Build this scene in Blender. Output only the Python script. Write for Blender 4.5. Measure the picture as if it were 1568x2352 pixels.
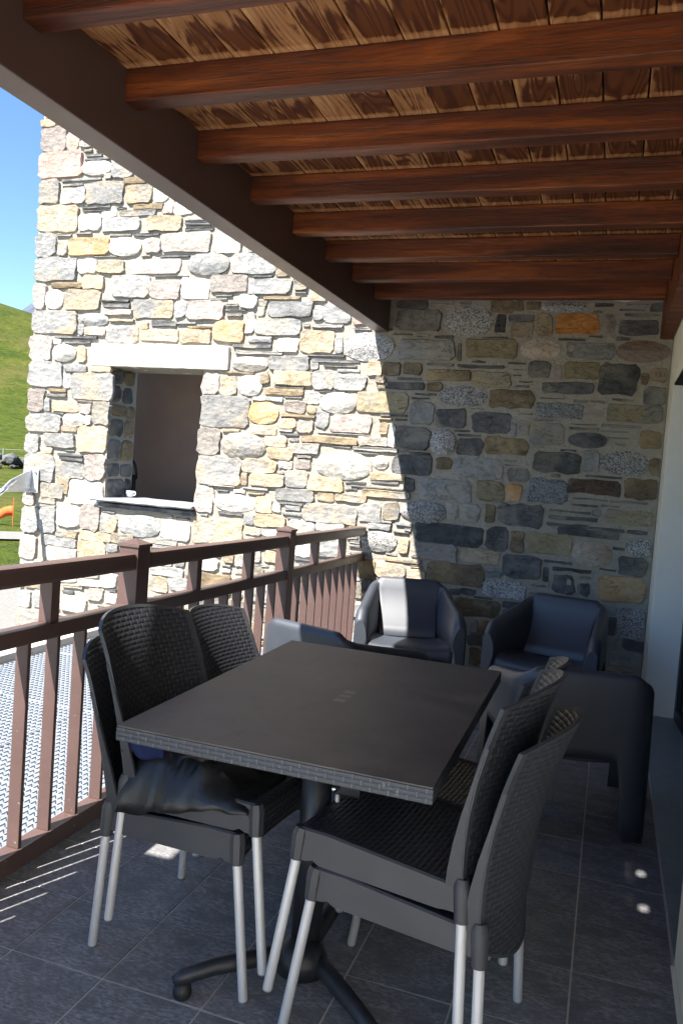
import bpy, bmesh, math, random
from mathutils import Vector, Matrix, noise
R = math.radians
random.seed(11)
for o in list(bpy.data.objects):
    bpy.data.objects.remove(o)
sc = bpy.context.scene
col = sc.collection

# ------------------------------------------------------------------ camera
CH = 1.43
YAW, PITCH, ROLL, FPX = R(18.561), R(3.237), R(4.180), 1829.8 / 2352
cd = bpy.data.cameras.new('camera')
cam = bpy.data.objects.new('camera', cd)
col.objects.link(cam)
fw = Vector((-math.sin(YAW) * math.cos(PITCH), math.cos(YAW) * math.cos(PITCH), -math.sin(PITCH)))
rt = Vector((math.cos(YAW), math.sin(YAW), 0))
up = rt.cross(fw)
r2 = math.cos(ROLL) * rt + math.sin(ROLL) * up
u2 = -math.sin(ROLL) * rt + math.cos(ROLL) * up
cam.matrix_world = Matrix(((r2.x, u2.x, -fw.x, 0), (r2.y, u2.y, -fw.y, 0), (r2.z, u2.z, -fw.z, CH), (0, 0, 0, 1)))
cd.sensor_fit = 'VERTICAL'
cd.sensor_height = 24
cd.sensor_width = 24
cd.lens = 24 * FPX
cd.clip_start = 0.05
cd.clip_end = 6000
sc.camera = cam

# ------------------------------------------------------------------ sky, sun, exposure
SD = Vector((0.275, 0.69, -1.0)).normalized()
w = bpy.data.worlds.new("World")
sc.world = w
w.use_nodes = True
wn = w.node_tree
bg = wn.nodes['Background']
sky = wn.nodes.new('ShaderNodeTexSky')
sky.sky_type = 'NISHITA'
sky.sun_disc = False
sky.sun_elevation = math.asin(-SD.z)
sky.sun_rotation = math.atan2(-SD.x, -SD.y)
sky.altitude = 1500
sky.air_density = 1.0
sky.dust_density = 0.1
sky.ozone_density = 2.0
hs = wn.nodes.new('ShaderNodeHueSaturation')
hs.inputs['Saturation'].default_value = 1.12
wn.links.new(sky.outputs[0], hs.inputs['Color'])
wn.links.new(hs.outputs[0], bg.inputs[0])
bg.inputs[1].default_value = 0.066
sl = bpy.data.lights.new('sun', 'SUN')
sun = bpy.data.objects.new('sun', sl)
col.objects.link(sun)
sl.energy = 4.3
sl.angle = R(0.55)
sl.color = (1.0, 0.955, 0.88)
sun.rotation_euler = SD.to_track_quat('-Z', 'Y').to_euler()
sun.location = (-3, -6, 9)
vs = sc.view_settings
vs.view_transform = 'Standard'
vs.look = 'None'
vs.exposure = 2.15
vs.gamma = 1
vs.use_curve_mapping = False
sc.cycles.max_bounces = 8
sc.cycles.diffuse_bounces = 5
sc.cycles.glossy_bounces = 4
sc.cycles.use_denoising = True
sc.cycles.sample_clamp_indirect = 6

# ------------------------------------------------------------------ material helpers
class NT:
    def __init__(s, name, rough=0.6, spec=0.5, metal=0.0):
        s.m = bpy.data.materials.new(name)
        s.m.use_nodes = True
        s.t = s.m.node_tree
        s.b = s.t.nodes['Principled BSDF']
        s.b.inputs['Roughness'].default_value = rough
        s.b.inputs['Specular IOR Level'].default_value = spec
        s.b.inputs['Metallic'].default_value = metal
        s._o = None
    def n(s, kind, **kw):
        x = s.t.nodes.new(kind)
        for k, v in kw.items():
            setattr(x, k, v)
        return x
    def l(s, a, b):
        s.t.links.new(a, b)
    def inp(s, sock, v):
        if isinstance(v, (int, float)):
            sock.default_value = v
        elif isinstance(v, (tuple, list)):
            sock.default_value = (*v, 1) if len(v) == 3 and sock.type == 'RGBA' else v
        else:
            s.l(v, sock)
    def coord(s, which='Object', rnd=0.0, scale=(1, 1, 1)):
        tc = s.n('ShaderNodeTexCoord')
        out = tc.outputs[which]
        mp = s.n('ShaderNodeMapping')
        s.l(out, mp.inputs[0])
        mp.inputs['Scale'].default_value = scale
        out = mp.outputs[0]
        if rnd:
            oi = s.n('ShaderNodeObjectInfo')
            out = s.vmath('ADD', out, s.vscale(oi.outputs['Random'], rnd))
        return out
    def vscale(s, val, k):
        c = s.n('ShaderNodeCombineXYZ')
        m = s.math('MULTIPLY', val, k)
        m2 = s.math('MULTIPLY', val, k * 1.7)
        s.l(m, c.inputs[0]); s.l(m2, c.inputs[1]); s.l(m, c.inputs[2])
        return c.outputs[0]
    def vmath(s, op, a, b):
        x = s.n('ShaderNodeVectorMath', operation=op)
        s.inp(x.inputs[0], a); s.inp(x.inputs[1], b)
        return x.outputs[0]
    def math(s, op, a, b=0.0, clamp=False):
        x = s.n('ShaderNodeMath', operation=op, use_clamp=clamp)
        s.inp(x.inputs[0], a); s.inp(x.inputs[1], b)
        return x.outputs[0]
    def noise(s, vec, scale, detail=4, rough=0.55, dist=0.0):
        x = s.n('ShaderNodeTexNoise')
        s.l(vec, x.inputs['Vector'])
        x.inputs['Scale'].default_value = scale
        x.inputs['Detail'].default_value = detail
        x.inputs['Roughness'].default_value = rough
        x.inputs['Distortion'].default_value = dist
        return x.outputs[0]
    def voro(s, vec, scale, feature='F1', out=0):
        x = s.n('ShaderNodeTexVoronoi', feature=feature)
        s.l(vec, x.inputs['Vector'])
        x.inputs['Scale'].default_value = scale
        return x.outputs[out]
    def ramp(s, fac, stops, interp='LINEAR'):
        x = s.n('ShaderNodeValToRGB')
        x.color_ramp.interpolation = interp
        e = x.color_ramp.elements
        while len(e) < len(stops):
            e.new(0.5)
        for k, (p, c) in enumerate(stops):
            e[k].position = p
            e[k].color = (*c, 1) if len(c) == 3 else c
        s.inp(x.inputs[0], fac)
        return x.outputs[0]
    def f(s, fac, a, b):
        return s.ramp(fac, [(a, (0, 0, 0)), (b, (1, 1, 1))])
    def mix(s, fac, a, b, mode='MIX'):
        x = s.n('ShaderNodeMix', data_type='RGBA', blend_type=mode)
        s.inp(x.inputs[0], fac); s.inp(x.inputs[6], a); s.inp(x.inputs[7], b)
        return x.outputs[2]
    def bump(s, h, strength=0.3, dist=0.01, prev=None):
        x = s.n('ShaderNodeBump')
        x.inputs['Strength'].default_value = strength
        x.inputs['Distance'].default_value = dist
        s.l(h, x.inputs['Height'])
        if prev is not None:
            s.l(prev, x.inputs['Normal'])
        return x.outputs[0]
    def done(s, color=None, rough=None, normal=None):
        if color is not None:
            s.inp(s.b.inputs['Base Color'], color)
        if rough is not None:
            s.inp(s.b.inputs['Roughness'], rough)
        if normal is not None:
            s.l(normal, s.b.inputs['Normal'])
        return s.m

M = {}
def stone_mat(key, a, b, c, rough=0.8, speck=0):
    t = NT('stone_' + key, rough, 0.25)
    v = t.coord('Object', 37.0)
    n1 = t.noise(v, 9, 5, 0.6)
    n2 = t.noise(v, 34, 5, 0.65)
    n3 = t.noise(v, 2.3, 3, 0.5, 0.6)
    colr = t.mix(t.f(n1, 0.36, 0.64), a, b)
    colr = t.mix(t.f(n3, 0.50, 0.62), colr, c)
    crk = t.noise(t.coord('Object', 37.0, (1, 1, 2.2)), 6, 5, 0.6, 0.8)
    crack = t.ramp(t.math('ABSOLUTE', t.math('SUBTRACT', crk, 0.5)), [(0.0, (1, 1, 1)), (0.009, (0, 0, 0))])
    colr = t.mix(t.math('MULTIPLY', crack, 0.32), colr, (0.05, 0.045, 0.04))
    if speck:
        cell = t.voro(v, speck, 'F1', 1)
        sep = t.n('ShaderNodeSeparateColor')
        t.l(cell, sep.inputs[0])
        colr = t.mix(t.ramp(sep.outputs[0], [(0.0, (1, 1, 1)), (0.30, (1, 1, 1)), (0.45, (0.25, 0.25, 0.25)), (1, (0, 0, 0))]), colr, (0.10, 0.10, 0.105))
    colr = t.mix(t.math('MULTIPLY', t.f(n2, 0.35, 0.75), 0.55), colr, (0.55, 0.53, 0.49), 'OVERLAY')
    oi = t.n('ShaderNodeObjectInfo')
    hsv = t.n('ShaderNodeHueSaturation')
    t.l(colr, hsv.inputs['Color'])
    t.l(t.math('ADD', t.math('MULTIPLY', oi.outputs['Random'], 0.5), 0.75), hsv.inputs['Value'])
    # mortar smeared and dust bleached over a few places
    colr = t.mix(t.math('MULTIPLY', t.f(t.noise(v, 5.5, 6, 0.7), 0.57, 0.72), 0.45), hsv.outputs[0], (0.36, 0.315, 0.25))
    fac = t.voro(t.coord('Object', 37.0, (1, 1, 1.6)), 17)
    nm = t.bump(t.math('ADD', t.noise(v, 11, 7, 0.66, 0.3), t.math('SUBTRACT', t.math('MULTIPLY', fac, 0.45), t.math('MULTIPLY', crack, 0.25))), 0.85, 0.016)
    nm = t.bump(t.noise(v, 130, 3, 0.6), 0.25, 0.003, nm)
    M['stone_' + key] = t.done(colr, None, nm)

stone_mat('g', (0.20, 0.202, 0.203), (0.275, 0.272, 0.266), (0.30, 0.275, 0.235))
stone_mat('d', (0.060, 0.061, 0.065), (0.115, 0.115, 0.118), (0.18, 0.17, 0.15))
stone_mat('o', (0.30, 0.235, 0.155), (0.36, 0.30, 0.22), (0.255, 0.24, 0.215))
stone_mat('w', (0.44, 0.425, 0.395), (0.54, 0.52, 0.485), (0.38, 0.36, 0.325), 0.75)
stone_mat('p', (0.25, 0.215, 0.197), (0.31, 0.27, 0.248), (0.28, 0.255, 0.23))
stone_mat('r', (0.34, 0.21, 0.18), (0.42, 0.27, 0.23), (0.36, 0.28, 0.25))
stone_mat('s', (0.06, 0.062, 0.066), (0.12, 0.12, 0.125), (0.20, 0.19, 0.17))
stone_mat('n', (0.42, 0.41, 0.40), (0.36, 0.36, 0.36), (0.46, 0.44, 0.42), 0.75, 170)
stone_mat('N', (0.24, 0.26, 0.29), (0.30, 0.32, 0.345), (0.33, 0.33, 0.34), 0.75, 190)
stone_mat('m', (0.215, 0.213, 0.21), (0.27, 0.263, 0.25), (0.35, 0.285, 0.20))
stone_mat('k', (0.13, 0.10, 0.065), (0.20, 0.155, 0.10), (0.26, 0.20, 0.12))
stone_mat('y', (0.24, 0.195, 0.12), (0.28, 0.245, 0.17), (0.20, 0.19, 0.17))
stone_mat('O', (0.42, 0.27, 0.13), (0.42, 0.33, 0.22), (0.36, 0.20, 0.09))
stone_mat('R', (0.30, 0.115, 0.03), (0.42, 0.20, 0.06), (0.62, 0.50, 0.40))
stone_mat('P', (0.46, 0.38, 0.33), (0.50, 0.45, 0.38), (0.42, 0.27, 0.18))
stone_mat('K', (0.07, 0.05, 0.04), (0.12, 0.085, 0.06), (0.40, 0.36, 0.29))
stone_mat('b', (0.20, 0.12, 0.08), (0.26, 0.17, 0.12), (0.22, 0.17, 0.15))
KN = {'e': 1}

def mk_mortar():
    t = NT('lime_mortar', 0.95, 0.15)
    v = t.coord('Object')
    n = t.noise(v, 28, 6, 0.7)
    n2 = t.noise(v, 3, 4)
    c = t.mix(t.f(n, 0.3, 0.7), (0.29, 0.26, 0.215), (0.40, 0.365, 0.31))
    c = t.mix(t.f(n2, 0.4, 0.7), c, (0.32, 0.29, 0.245))
    M['mortar'] = t.done(c, None, t.bump(n, 0.9, 0.02, t.bump(t.noise(v, 160, 3), 0.4, 0.004)))
mk_mortar()

def mk_plain(key, c1, c2, scale, rough=0.6, spec=0.5, metal=0, bump=0.1, bscale=None, coord='Object', rnd=3.0, dist=0.004, sc3=(1, 1, 1)):
    t = NT(key, rough, spec, metal)
    v = t.coord(coord, rnd, sc3)
    n = t.noise(v, scale, 5, 0.6)
    c = t.mix(t.f(n, 0.35, 0.65), c1, c2)
    nm = t.bump(t.noise(v, bscale or scale * 4, 4, 0.6), bump, dist) if bump else None
    M[key] = t.done(c, None, nm)
mk_plain('render_wall', (0.80, 0.74, 0.62), (0.85, 0.79, 0.67), 6, 0.9, 0.2, 0, 0.7, 190, dist=0.004)
mk_plain('jamb_paint', (0.80, 0.76, 0.69), (0.85, 0.81, 0.74), 5, 0.85, 0.2, 0, 0.3, 160)
mk_plain('lintel_stone', (0.62, 0.58, 0.5), (0.68, 0.64, 0.56), 14, 0.9, 0.2, 0, 0.5, 60, dist=0.006)
mk_plain('slate_sill', (0.20, 0.21, 0.225), (0.30, 0.31, 0.325), 16, 0.7, 0.4, 0, 0.5, 50, dist=0.006)
mk_plain('concrete', (0.48, 0.46, 0.43), (0.58, 0.56, 0.52), 5, 0.9, 0.2, 0, 0.5, 90)
mk_plain('galvanised', (0.27, 0.305, 0.35), (0.36, 0.39, 0.44), 30, 0.45, 0.5, 0.2, 0.05, 60)
mk_plain('aluminium', (0.58, 0.58, 0.58), (0.66, 0.66, 0.66), 40, 0.42, 0.5, 0.35, 0.06, 90, sc3=(1, 1, 0.2))
mk_plain('sill_alu', (0.36, 0.37, 0.37), (0.42, 0.43, 0.43), 20, 0.4, 0.5, 0.6, 0.05, 90)
mk_plain('door_frame', (0.012, 0.012, 0.014), (0.02, 0.02, 0.022), 20, 0.4, 0.5, 0, 0)
mk_plain('tub_plastic', (0.030, 0.036, 0.050), (0.037, 0.044, 0.059), 6, 0.5, 1.0, 0, 0.06, 160, dist=0.002)
mk_plain('base_metal', (0.016, 0.018, 0.022), (0.024, 0.026, 0.030), 20, 0.42, 0.5, 0, 0.12, 260, dist=0.002)
mk_plain('black_plastic', (0.012, 0.012, 0.013), (0.02, 0.02, 0.02), 30, 0.5)
mk_plain('chrome', (0.8, 0.8, 0.8), (0.85, 0.85, 0.85), 20, 0.15, 0.5, 1.0, 0)
mk_plain('steel_plate', (0.50, 0.52, 0.54), (0.62, 0.64, 0.66), 20, 0.35, 0.5, 0.5, 0.05)
mk_plain('board', (0.20, 0.135, 0.105), (0.225, 0.155, 0.12), 3, 0.75, 0.3, 0, 0.1, 200)
mk_plain('porcelain', (0.75, 0.74, 0.72), (0.8, 0.79, 0.77), 10, 0.25, 0.5, 0, 0)
mk_plain('rock_mountain', (0.050, 0.062, 0.090), (0.085, 0.10, 0.135), 0.02, 0.95, 0.1, 0, 0)  # distance haze painted in as a blue shift of the rock colour
mk_plain('boulder', (0.045, 0.045, 0.047), (0.15, 0.147, 0.145), 0.8, 0.9, 0.2, 0, 0.4, 4, dist=0.05)
mk_plain('orange_cloth', (0.85, 0.12, 0.03), (0.9, 0.16, 0.05), 10, 0.8, 0.2, 0, 0)
mk_plain('grout', (0.50, 0.46, 0.40), (0.60, 0.55, 0.48), 60, 0.95, 0.1, 0, 0.3, 300)
mk_plain('dark_under', (0.03, 0.03, 0.03), (0.05, 0.05, 0.05), 6, 0.95, 0.1)
mk_plain('leather', (0.010, 0.010, 0.011), (0.017, 0.016, 0.016), 12, 0.34, 0.5, 0, 0.25, 120, dist=0.004)
mk_plain('navy_cloth', (0.008, 0.016, 0.06), (0.012, 0.022, 0.075), 30, 0.8, 0.2, 0, 0.2, 300)

def mk_paint():
    t = NT('brown_paint', 0.38, 0.5)
    v = t.coord('Object', 5.0)
    n = t.noise(v, 7, 4)
    c = t.mix(t.f(n, 0.3, 0.7), (0.086, 0.052, 0.046), (0.099, 0.060, 0.053))
    sp = t.f(t.noise(v, 75, 2, 0.5), 0.72, 0.76)
    zed = t.n('ShaderNodeSeparateXYZ')
    tc = t.n('ShaderNodeTexCoord')
    t.l(tc.outputs['Object'], zed.inputs[0])
    low = t.ramp(zed.outputs[2], [(0.05, (1, 1, 1)), (0.6, (0, 0, 0))])
    c = t.mix(t.math('MULTIPLY', sp, low), c, (0.42, 0.38, 0.35))
    M['paint'] = t.done(c, t.math('ADD', t.math('MULTIPLY', n, 0.2), 0.3), t.bump(t.noise(v, 60, 3), 0.08, 0.003))
mk_paint()

def mk_joist():
    t = NT('stained_joist', 0.5, 0.4)
    v = t.coord('Object', 9.0, (0.45, 6, 6))
    n = t.noise(v, 2.2, 5, 0.6, 0.4)
    g = t.noise(v, 9, 3, 0.6)
    ring = t.math('SINE', t.math('MULTIPLY', n, 60))
    c = t.ramp(n, [(0.28, (0.028, 0.008, 0.004)), (0.44, (0.085, 0.019, 0.005)), (0.58, (0.20, 0.046, 0.008)), (0.74, (0.36, 0.105, 0.02))])
    c = t.mix(t.math('MULTIPLY', t.f(ring, 0.2, 1.0), 0.35), c, (0.06, 0.018, 0.007))
    v2 = t.coord('Object', 9.0)
    c = t.mix(t.math('MULTIPLY', t.f(t.noise(v2, 3.0, 5, 0.65), 0.57, 0.74), 0.6), c, (0.05, 0.018, 0.009))
    kn = t.voro(t.coord('Object', 9.0, (0.9, 5, 5)), 1.6)
    c = t.mix(t.ramp(kn, [(0.03, (1, 1, 1)), (0.10, (0, 0, 0))]), c, (0.022, 0.008, 0.004))
    ck = t.noise(t.coord('Object', 9.0, (0.5, 22, 22)), 1.6, 4, 0.6)
    crack = t.ramp(t.math('ABSOLUTE', t.math('SUBTRACT', ck, 0.5)), [(0.0, (1, 1, 1)), (0.02, (0, 0, 0))])
    c = t.mix(t.math('MULTIPLY', crack, 0.6), c, (0.02, 0.007, 0.004))
    fine = t.noise(t.coord('Object', 9.0, (2.5, 60, 60)), 3.0, 3, 0.6)
    c = t.mix(t.math('MULTIPLY', t.f(fine, 0.45, 0.75), 0.4), c, (0.05, 0.014, 0.005))
    M['joist'] = t.done(c, t.math('ADD', t.math('MULTIPLY', g, 0.3), 0.36), t.bump(t.math('SUBTRACT', fine, crack), 0.35, 0.004))
mk_joist()

def mk_plank():
    t = NT('weathered_plank', 0.75, 0.25)
    v = t.coord('Object', 23.0, (6.5, 0.75, 6))
    n = t.noise(v, 1.0, 2, 0.45, 0.3)
    ring = t.math('SINE', t.math('MULTIPLY', n, 135))
    fine = t.noise(t.coord('Object', 23.0, (60, 2.2, 10)), 2.0, 4, 0.6)
    pale = t.mix(t.f(fine, 0.3, 0.7), (0.47, 0.225, 0.09), (0.66, 0.375, 0.18))
    line = t.mix(fine, (0.27, 0.10, 0.032), (0.37, 0.165, 0.062))
    c = t.mix(t.math('MULTIPLY', t.f(ring, 0.0, 1.0), 0.46), pale, line)
    dark = t.mix(t.f(ring, 0.0, 1.0), (0.125, 0.038, 0.011), (0.072, 0.021, 0.008))
    # stain left by old weathering: by each joist, and more towards the house
    tc = t.n('ShaderNodeTexCoord')
    sx = t.n('ShaderNodeSeparateXYZ')
    t.l(tc.outputs['Object'], sx.inputs[0])
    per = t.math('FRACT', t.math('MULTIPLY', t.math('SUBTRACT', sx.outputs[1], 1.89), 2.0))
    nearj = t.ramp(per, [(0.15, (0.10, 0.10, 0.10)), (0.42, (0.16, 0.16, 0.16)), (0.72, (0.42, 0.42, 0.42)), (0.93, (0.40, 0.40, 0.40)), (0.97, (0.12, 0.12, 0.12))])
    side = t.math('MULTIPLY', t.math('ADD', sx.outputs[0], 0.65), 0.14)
    pn = t.noise(t.coord('Object', 23.0, (9, 3.0, 5)), 1.0, 5, 0.62, 0.3)
    oi = t.n('ShaderNodeObjectInfo')
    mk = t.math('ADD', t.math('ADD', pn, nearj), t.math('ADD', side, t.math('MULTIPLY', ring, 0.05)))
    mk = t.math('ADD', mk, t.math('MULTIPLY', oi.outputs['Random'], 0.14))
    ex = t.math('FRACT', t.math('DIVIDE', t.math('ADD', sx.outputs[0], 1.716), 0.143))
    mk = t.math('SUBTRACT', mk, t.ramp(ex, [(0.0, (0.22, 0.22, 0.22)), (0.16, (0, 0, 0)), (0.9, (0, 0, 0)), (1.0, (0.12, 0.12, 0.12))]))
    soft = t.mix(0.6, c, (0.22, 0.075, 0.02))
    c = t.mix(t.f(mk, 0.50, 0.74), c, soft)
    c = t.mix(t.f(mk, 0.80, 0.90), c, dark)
    knt = t.voro(t.coord('Object', 23.0, (5.5, 2.6, 1)), 0.8)
    c = t.mix(t.ramp(knt, [(0.05, (1, 1, 1)), (0.12, (0, 0, 0))]), c, (0.05, 0.018, 0.008))
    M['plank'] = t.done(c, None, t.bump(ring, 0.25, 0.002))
mk_plank()

def mk_tile():
    t = NT('slate_look_tile', 0.62, 0.4)
    v = t.coord('Object', 17.0, (1, 2.6, 1))
    n = t.noise(v, 55, 5, 0.7)
    n2 = t.noise(t.coord('Object', 17.0, (1, 1.8, 1)), 9, 4, 0.6)
    c = t.ramp(n, [(0.34, (0.10, 0.10, 0.106)), (0.5, (0.205, 0.205, 0.21)), (0.66, (0.34, 0.34, 0.34))])
    c = t.mix(t.f(n2, 0.42, 0.7), c, (0.13, 0.13, 0.133))
    v2 = t.coord('Object', 17.0)
    c = t.mix(t.math('MULTIPLY', t.f(t.noise(v2, 4, 5, 0.7), 0.55, 0.75), 0.35), c, (0.21, 0.195, 0.18))
    M['tile'] = t.done(c, t.math('ADD', t.math('MULTIPLY', n2, 0.25), 0.48), t.bump(n, 0.35, 0.003))
mk_tile()

def weave_nodes(t, bw, rh, dark, mid, glint):
    uv = t.coord('UV', 0)
    sep = t.n('ShaderNodeSeparateXYZ')
    t.l(uv, sep.inputs[0])
    rv = t.math('DIVIDE', sep.outputs[1], rh)
    odd = t.math('MULTIPLY', t.math('FLOORED_MODULO', t.math('FLOOR', rv), 2.0), 0.5)
    cu = t.math('FRACT', t.math('ADD', t.math('DIVIDE', sep.outputs[0], bw), odd))
    cv = t.math('FRACT', rv)
    su = t.math('POWER', t.math('SINE', t.math('MULTIPLY', cu, math.pi)), 0.45)
    sv = t.math('POWER', t.math('SINE', t.math('MULTIPLY', cv, math.pi)), 0.7)
    h = t.math('MULTIPLY', su, sv)
    edge = t.ramp(t.math('ABSOLUTE', t.math('SUBTRACT', cu, 0.5)), [(0.0, (0, 0, 0)), (0.44, (0, 0, 0)), (0.485, (1, 1, 1))])
    glint_var = t.f(t.noise(t.coord('Object', 3.0), 7, 4, 0.65), 0.35, 0.7)
    c = t.mix(h, dark, mid)
    c = t.mix(t.math('MULTIPLY', edge, t.math('ADD', t.math('MULTIPLY', glint_var, 0.6), 0.3)), c, glint)  # pale glints at the strand joints painted into the colour, varied by noise
    return c, h

def mk_weave():
    t = NT('woven_plastic', 0.40, 0.5)
    c, h = weave_nodes(t, 0.033, 0.0145, (0.012, 0.013, 0.017), (0.028, 0.030, 0.037), (0.13, 0.13, 0.135))
    M['weave'] = t.done(c, None, t.bump(h, 0.55, 0.0035))
mk_weave()
mk_plain('chair_plastic', (0.034, 0.036, 0.042), (0.044, 0.046, 0.052), 9, 0.45, 0.5, 0, 0.08, 220, dist=0.002)

def mk_tabletop():
    t = NT('tabletop_laminate', 0.5, 0.5)
    v = t.coord('Object')
    n = t.noise(v, 2.6, 5, 0.6, 0.4)
    n2 = t.noise(v, 90, 3, 0.6)
    c = t.mix(t.f(n, 0.36, 0.64), (0.036, 0.034, 0.035), (0.135, 0.112, 0.094))
    c = t.mix(t.f(t.noise(t.coord('Object', 0, (1.6, 0.6, 1)), 7, 5, 0.7, 0.6), 0.55, 0.75), c, (0.05, 0.046, 0.045))
    c = t.mix(t.math('MULTIPLY', t.f(n2, 0.4, 0.7), 0.35), c, (0.10, 0.088, 0.078))
    M['tabletop'] = t.done(c, t.math('ADD', t.math('MULTIPLY', n, 0.3), 0.36), t.bump(n2, 0.12, 0.002))
mk_tabletop()

def mk_grass():
    t = NT('meadow_grass', 0.95, 0.1)
    v = t.coord('Object')
    a = t.noise(v, 0.22, 6, 0.65)
    b = t.noise(v, 1.7, 5, 0.7)
    c = t.ramp(a, [(0.3, (0.036, 0.056, 0.007)), (0.5, (0.062, 0.078, 0.010)), (0.68, (0.115, 0.105, 0.024))])
    c = t.mix(t.f(b, 0.45, 0.75), c, (0.018, 0.036, 0.007))
    c = t.mix(t.math('MULTIPLY', t.f(t.noise(v, 0.05, 3), 0.5, 0.62), 0.6), c, (0.135, 0.098, 0.043))
    M['grass'] = t.done(c, None, t.bump(b, 0.8, 0.4))
mk_grass()

def mk_gravel():
    t = NT('pale_gravel', 0.95, 0.15)
    v = t.coord('Object')
    n = t.noise(v, 22, 5, 0.7)
    c = t.mix(t.f(n, 0.3, 0.7), (0.165, 0.16, 0.15), (0.225, 0.218, 0.205))
    M['gravel'] = t.done(c, None, t.bump(n, 0.6, 0.02))
mk_gravel()

def mk_glass_door():
    t = NT('door_glass', 0.06, 0.6)
    M['door_glass'] = t.done((0.012, 0.012, 0.014))
mk_glass_door()

# ------------------------------------------------------------------ mesh helpers
def link(name, me, mat, parent=None, loc=None):
    o = bpy.data.objects.new(name, me)
    col.objects.link(o)
    if mat is not None and not me.materials:
        me.materials.append(M[mat] if isinstance(mat, str) else mat)
    if parent is not None:
        o.parent = parent
    if loc is not None:
        o.location = loc
    return o

def obj(name, bm, mat, parent=None, smooth=False, loc=None):
    bmesh.ops.recalc_face_normals(bm, faces=bm.faces)
    me = bpy.data.meshes.new(name)
    bm.to_mesh(me)
    bm.free()
    if smooth:
        for p in me.polygons:
            p.use_smooth = True
    return link(name, me, mat, parent, loc)

def thing(name, label, cat, loc=(0, 0, 0), rz=0.0, group=None):
    o = bpy.data.objects.new(name, None)
    col.objects.link(o)
    o.empty_display_size = 0.1
    o.location = loc
    o.rotation_euler = (0, 0, rz)
    return tag(o, label, cat, group)

def tag(o, label, cat, group=None):
    o['label'] = label
    o['category'] = cat
    if group:
        o['group'] = group
    return o

def struct(o):
    o['kind'] = 'structure'
    return o

def stuff(o):
    o['kind'] = 'stuff'
    return o

def box(bm, x0, x1, y0, y1, z0, z1, bev=0.0):
    r = bmesh.ops.create_cube(bm, size=1.0)
    vs_ = r['verts']
    for v in vs_:
        v.co = Vector((x0 + (v.co.x + 0.5) * (x1 - x0), y0 + (v.co.y + 0.5) * (y1 - y0), z0 + (v.co.z + 0.5) * (z1 - z0)))
    if bev:
        es = list({e for v in vs_ for e in v.link_edges})
        bmesh.ops.bevel(bm, geom=es, offset=bev, segments=2, profile=0.6, affect='EDGES')
    return vs_

def bxo(name, mat, parent, x0, x1, y0, y1, z0, z1, bev=0.0):
    bm = bmesh.new()
    box(bm, x0, x1, y0, y1, z0, z1, bev)
    return obj(name, bm, mat, parent)

def tube(bm, pts, rad, seg=14, cap=True):
    pts = [Vector(p) for p in pts]
    rads = rad if isinstance(rad, (list, tuple)) else [rad] * len(pts)
    rings = []
    ref = None
    for k, p in enumerate(pts):
        d = (pts[min(k + 1, len(pts) - 1)] - pts[max(k - 1, 0)]).normalized()
        if ref is None:
            ref = d.orthogonal().normalized()
        a = (ref - d * ref.dot(d)).normalized()
        ref = a
        b = d.cross(a)
        rings.append([bm.verts.new(p + (a * math.cos(2 * math.pi * j / seg) + b * math.sin(2 * math.pi * j / seg)) * rads[k]) for j in range(seg)])
    for k in range(len(rings) - 1):
        for j in range(seg):
            bm.faces.new((rings[k][j], rings[k][(j + 1) % seg], rings[k + 1][(j + 1) % seg], rings[k + 1][j]))
    if cap:
        bm.faces.new(rings[0][::-1])
        bm.faces.new(rings[-1])

def grid_faces(bm, g, close=False):
    fs = []
    for i in range(len(g) - 1):
        for j in range(len(g[0]) - 1):
            fs.append(bm.faces.new((g[i][j], g[i + 1][j], g[i + 1][j + 1], g[i][j + 1])))
    return fs

def autosmooth(o, ang=40):
    me = o.data
    for p in me.polygons:
        p.use_smooth = True
    bm = bmesh.new()
    bm.from_mesh(me)
    for e in bm.edges:
        if len(e.link_faces) == 2 and e.calc_face_angle(0) > R(ang):
            e.smooth = False
        else:
            e.smooth = True
    bm.to_mesh(me)
    bm.free()
    return o

def copy_tree(src, parent=None):
    c = src.copy()
    col.objects.link(c)
    if parent is not None:
        c.parent = parent
    for ch in list(src.children):
        copy_tree(ch, c)
    return c

def mk_rim():
    t = NT('woven_rim', 0.42, 0.5)
    c, h = weave_nodes(t, 0.043, 0.0119, (0.022, 0.026, 0.034), (0.048, 0.055, 0.068), (0.16, 0.165, 0.18))
    ed = t.f(t.noise(t.coord('Object'), 40, 3, 0.6), 0.66, 0.72)
    c = t.mix(t.math('MULTIPLY', ed, 0.45), c, (0.35, 0.35, 0.36))
    M['weave_rim'] = t.done(c, None, t.bump(h, 0.5, 0.003))
mk_rim()
mk_plain('mark', (0.16, 0.145, 0.13), (0.19, 0.175, 0.155), 30, 0.5, 0.5, 0, 0)


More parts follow.
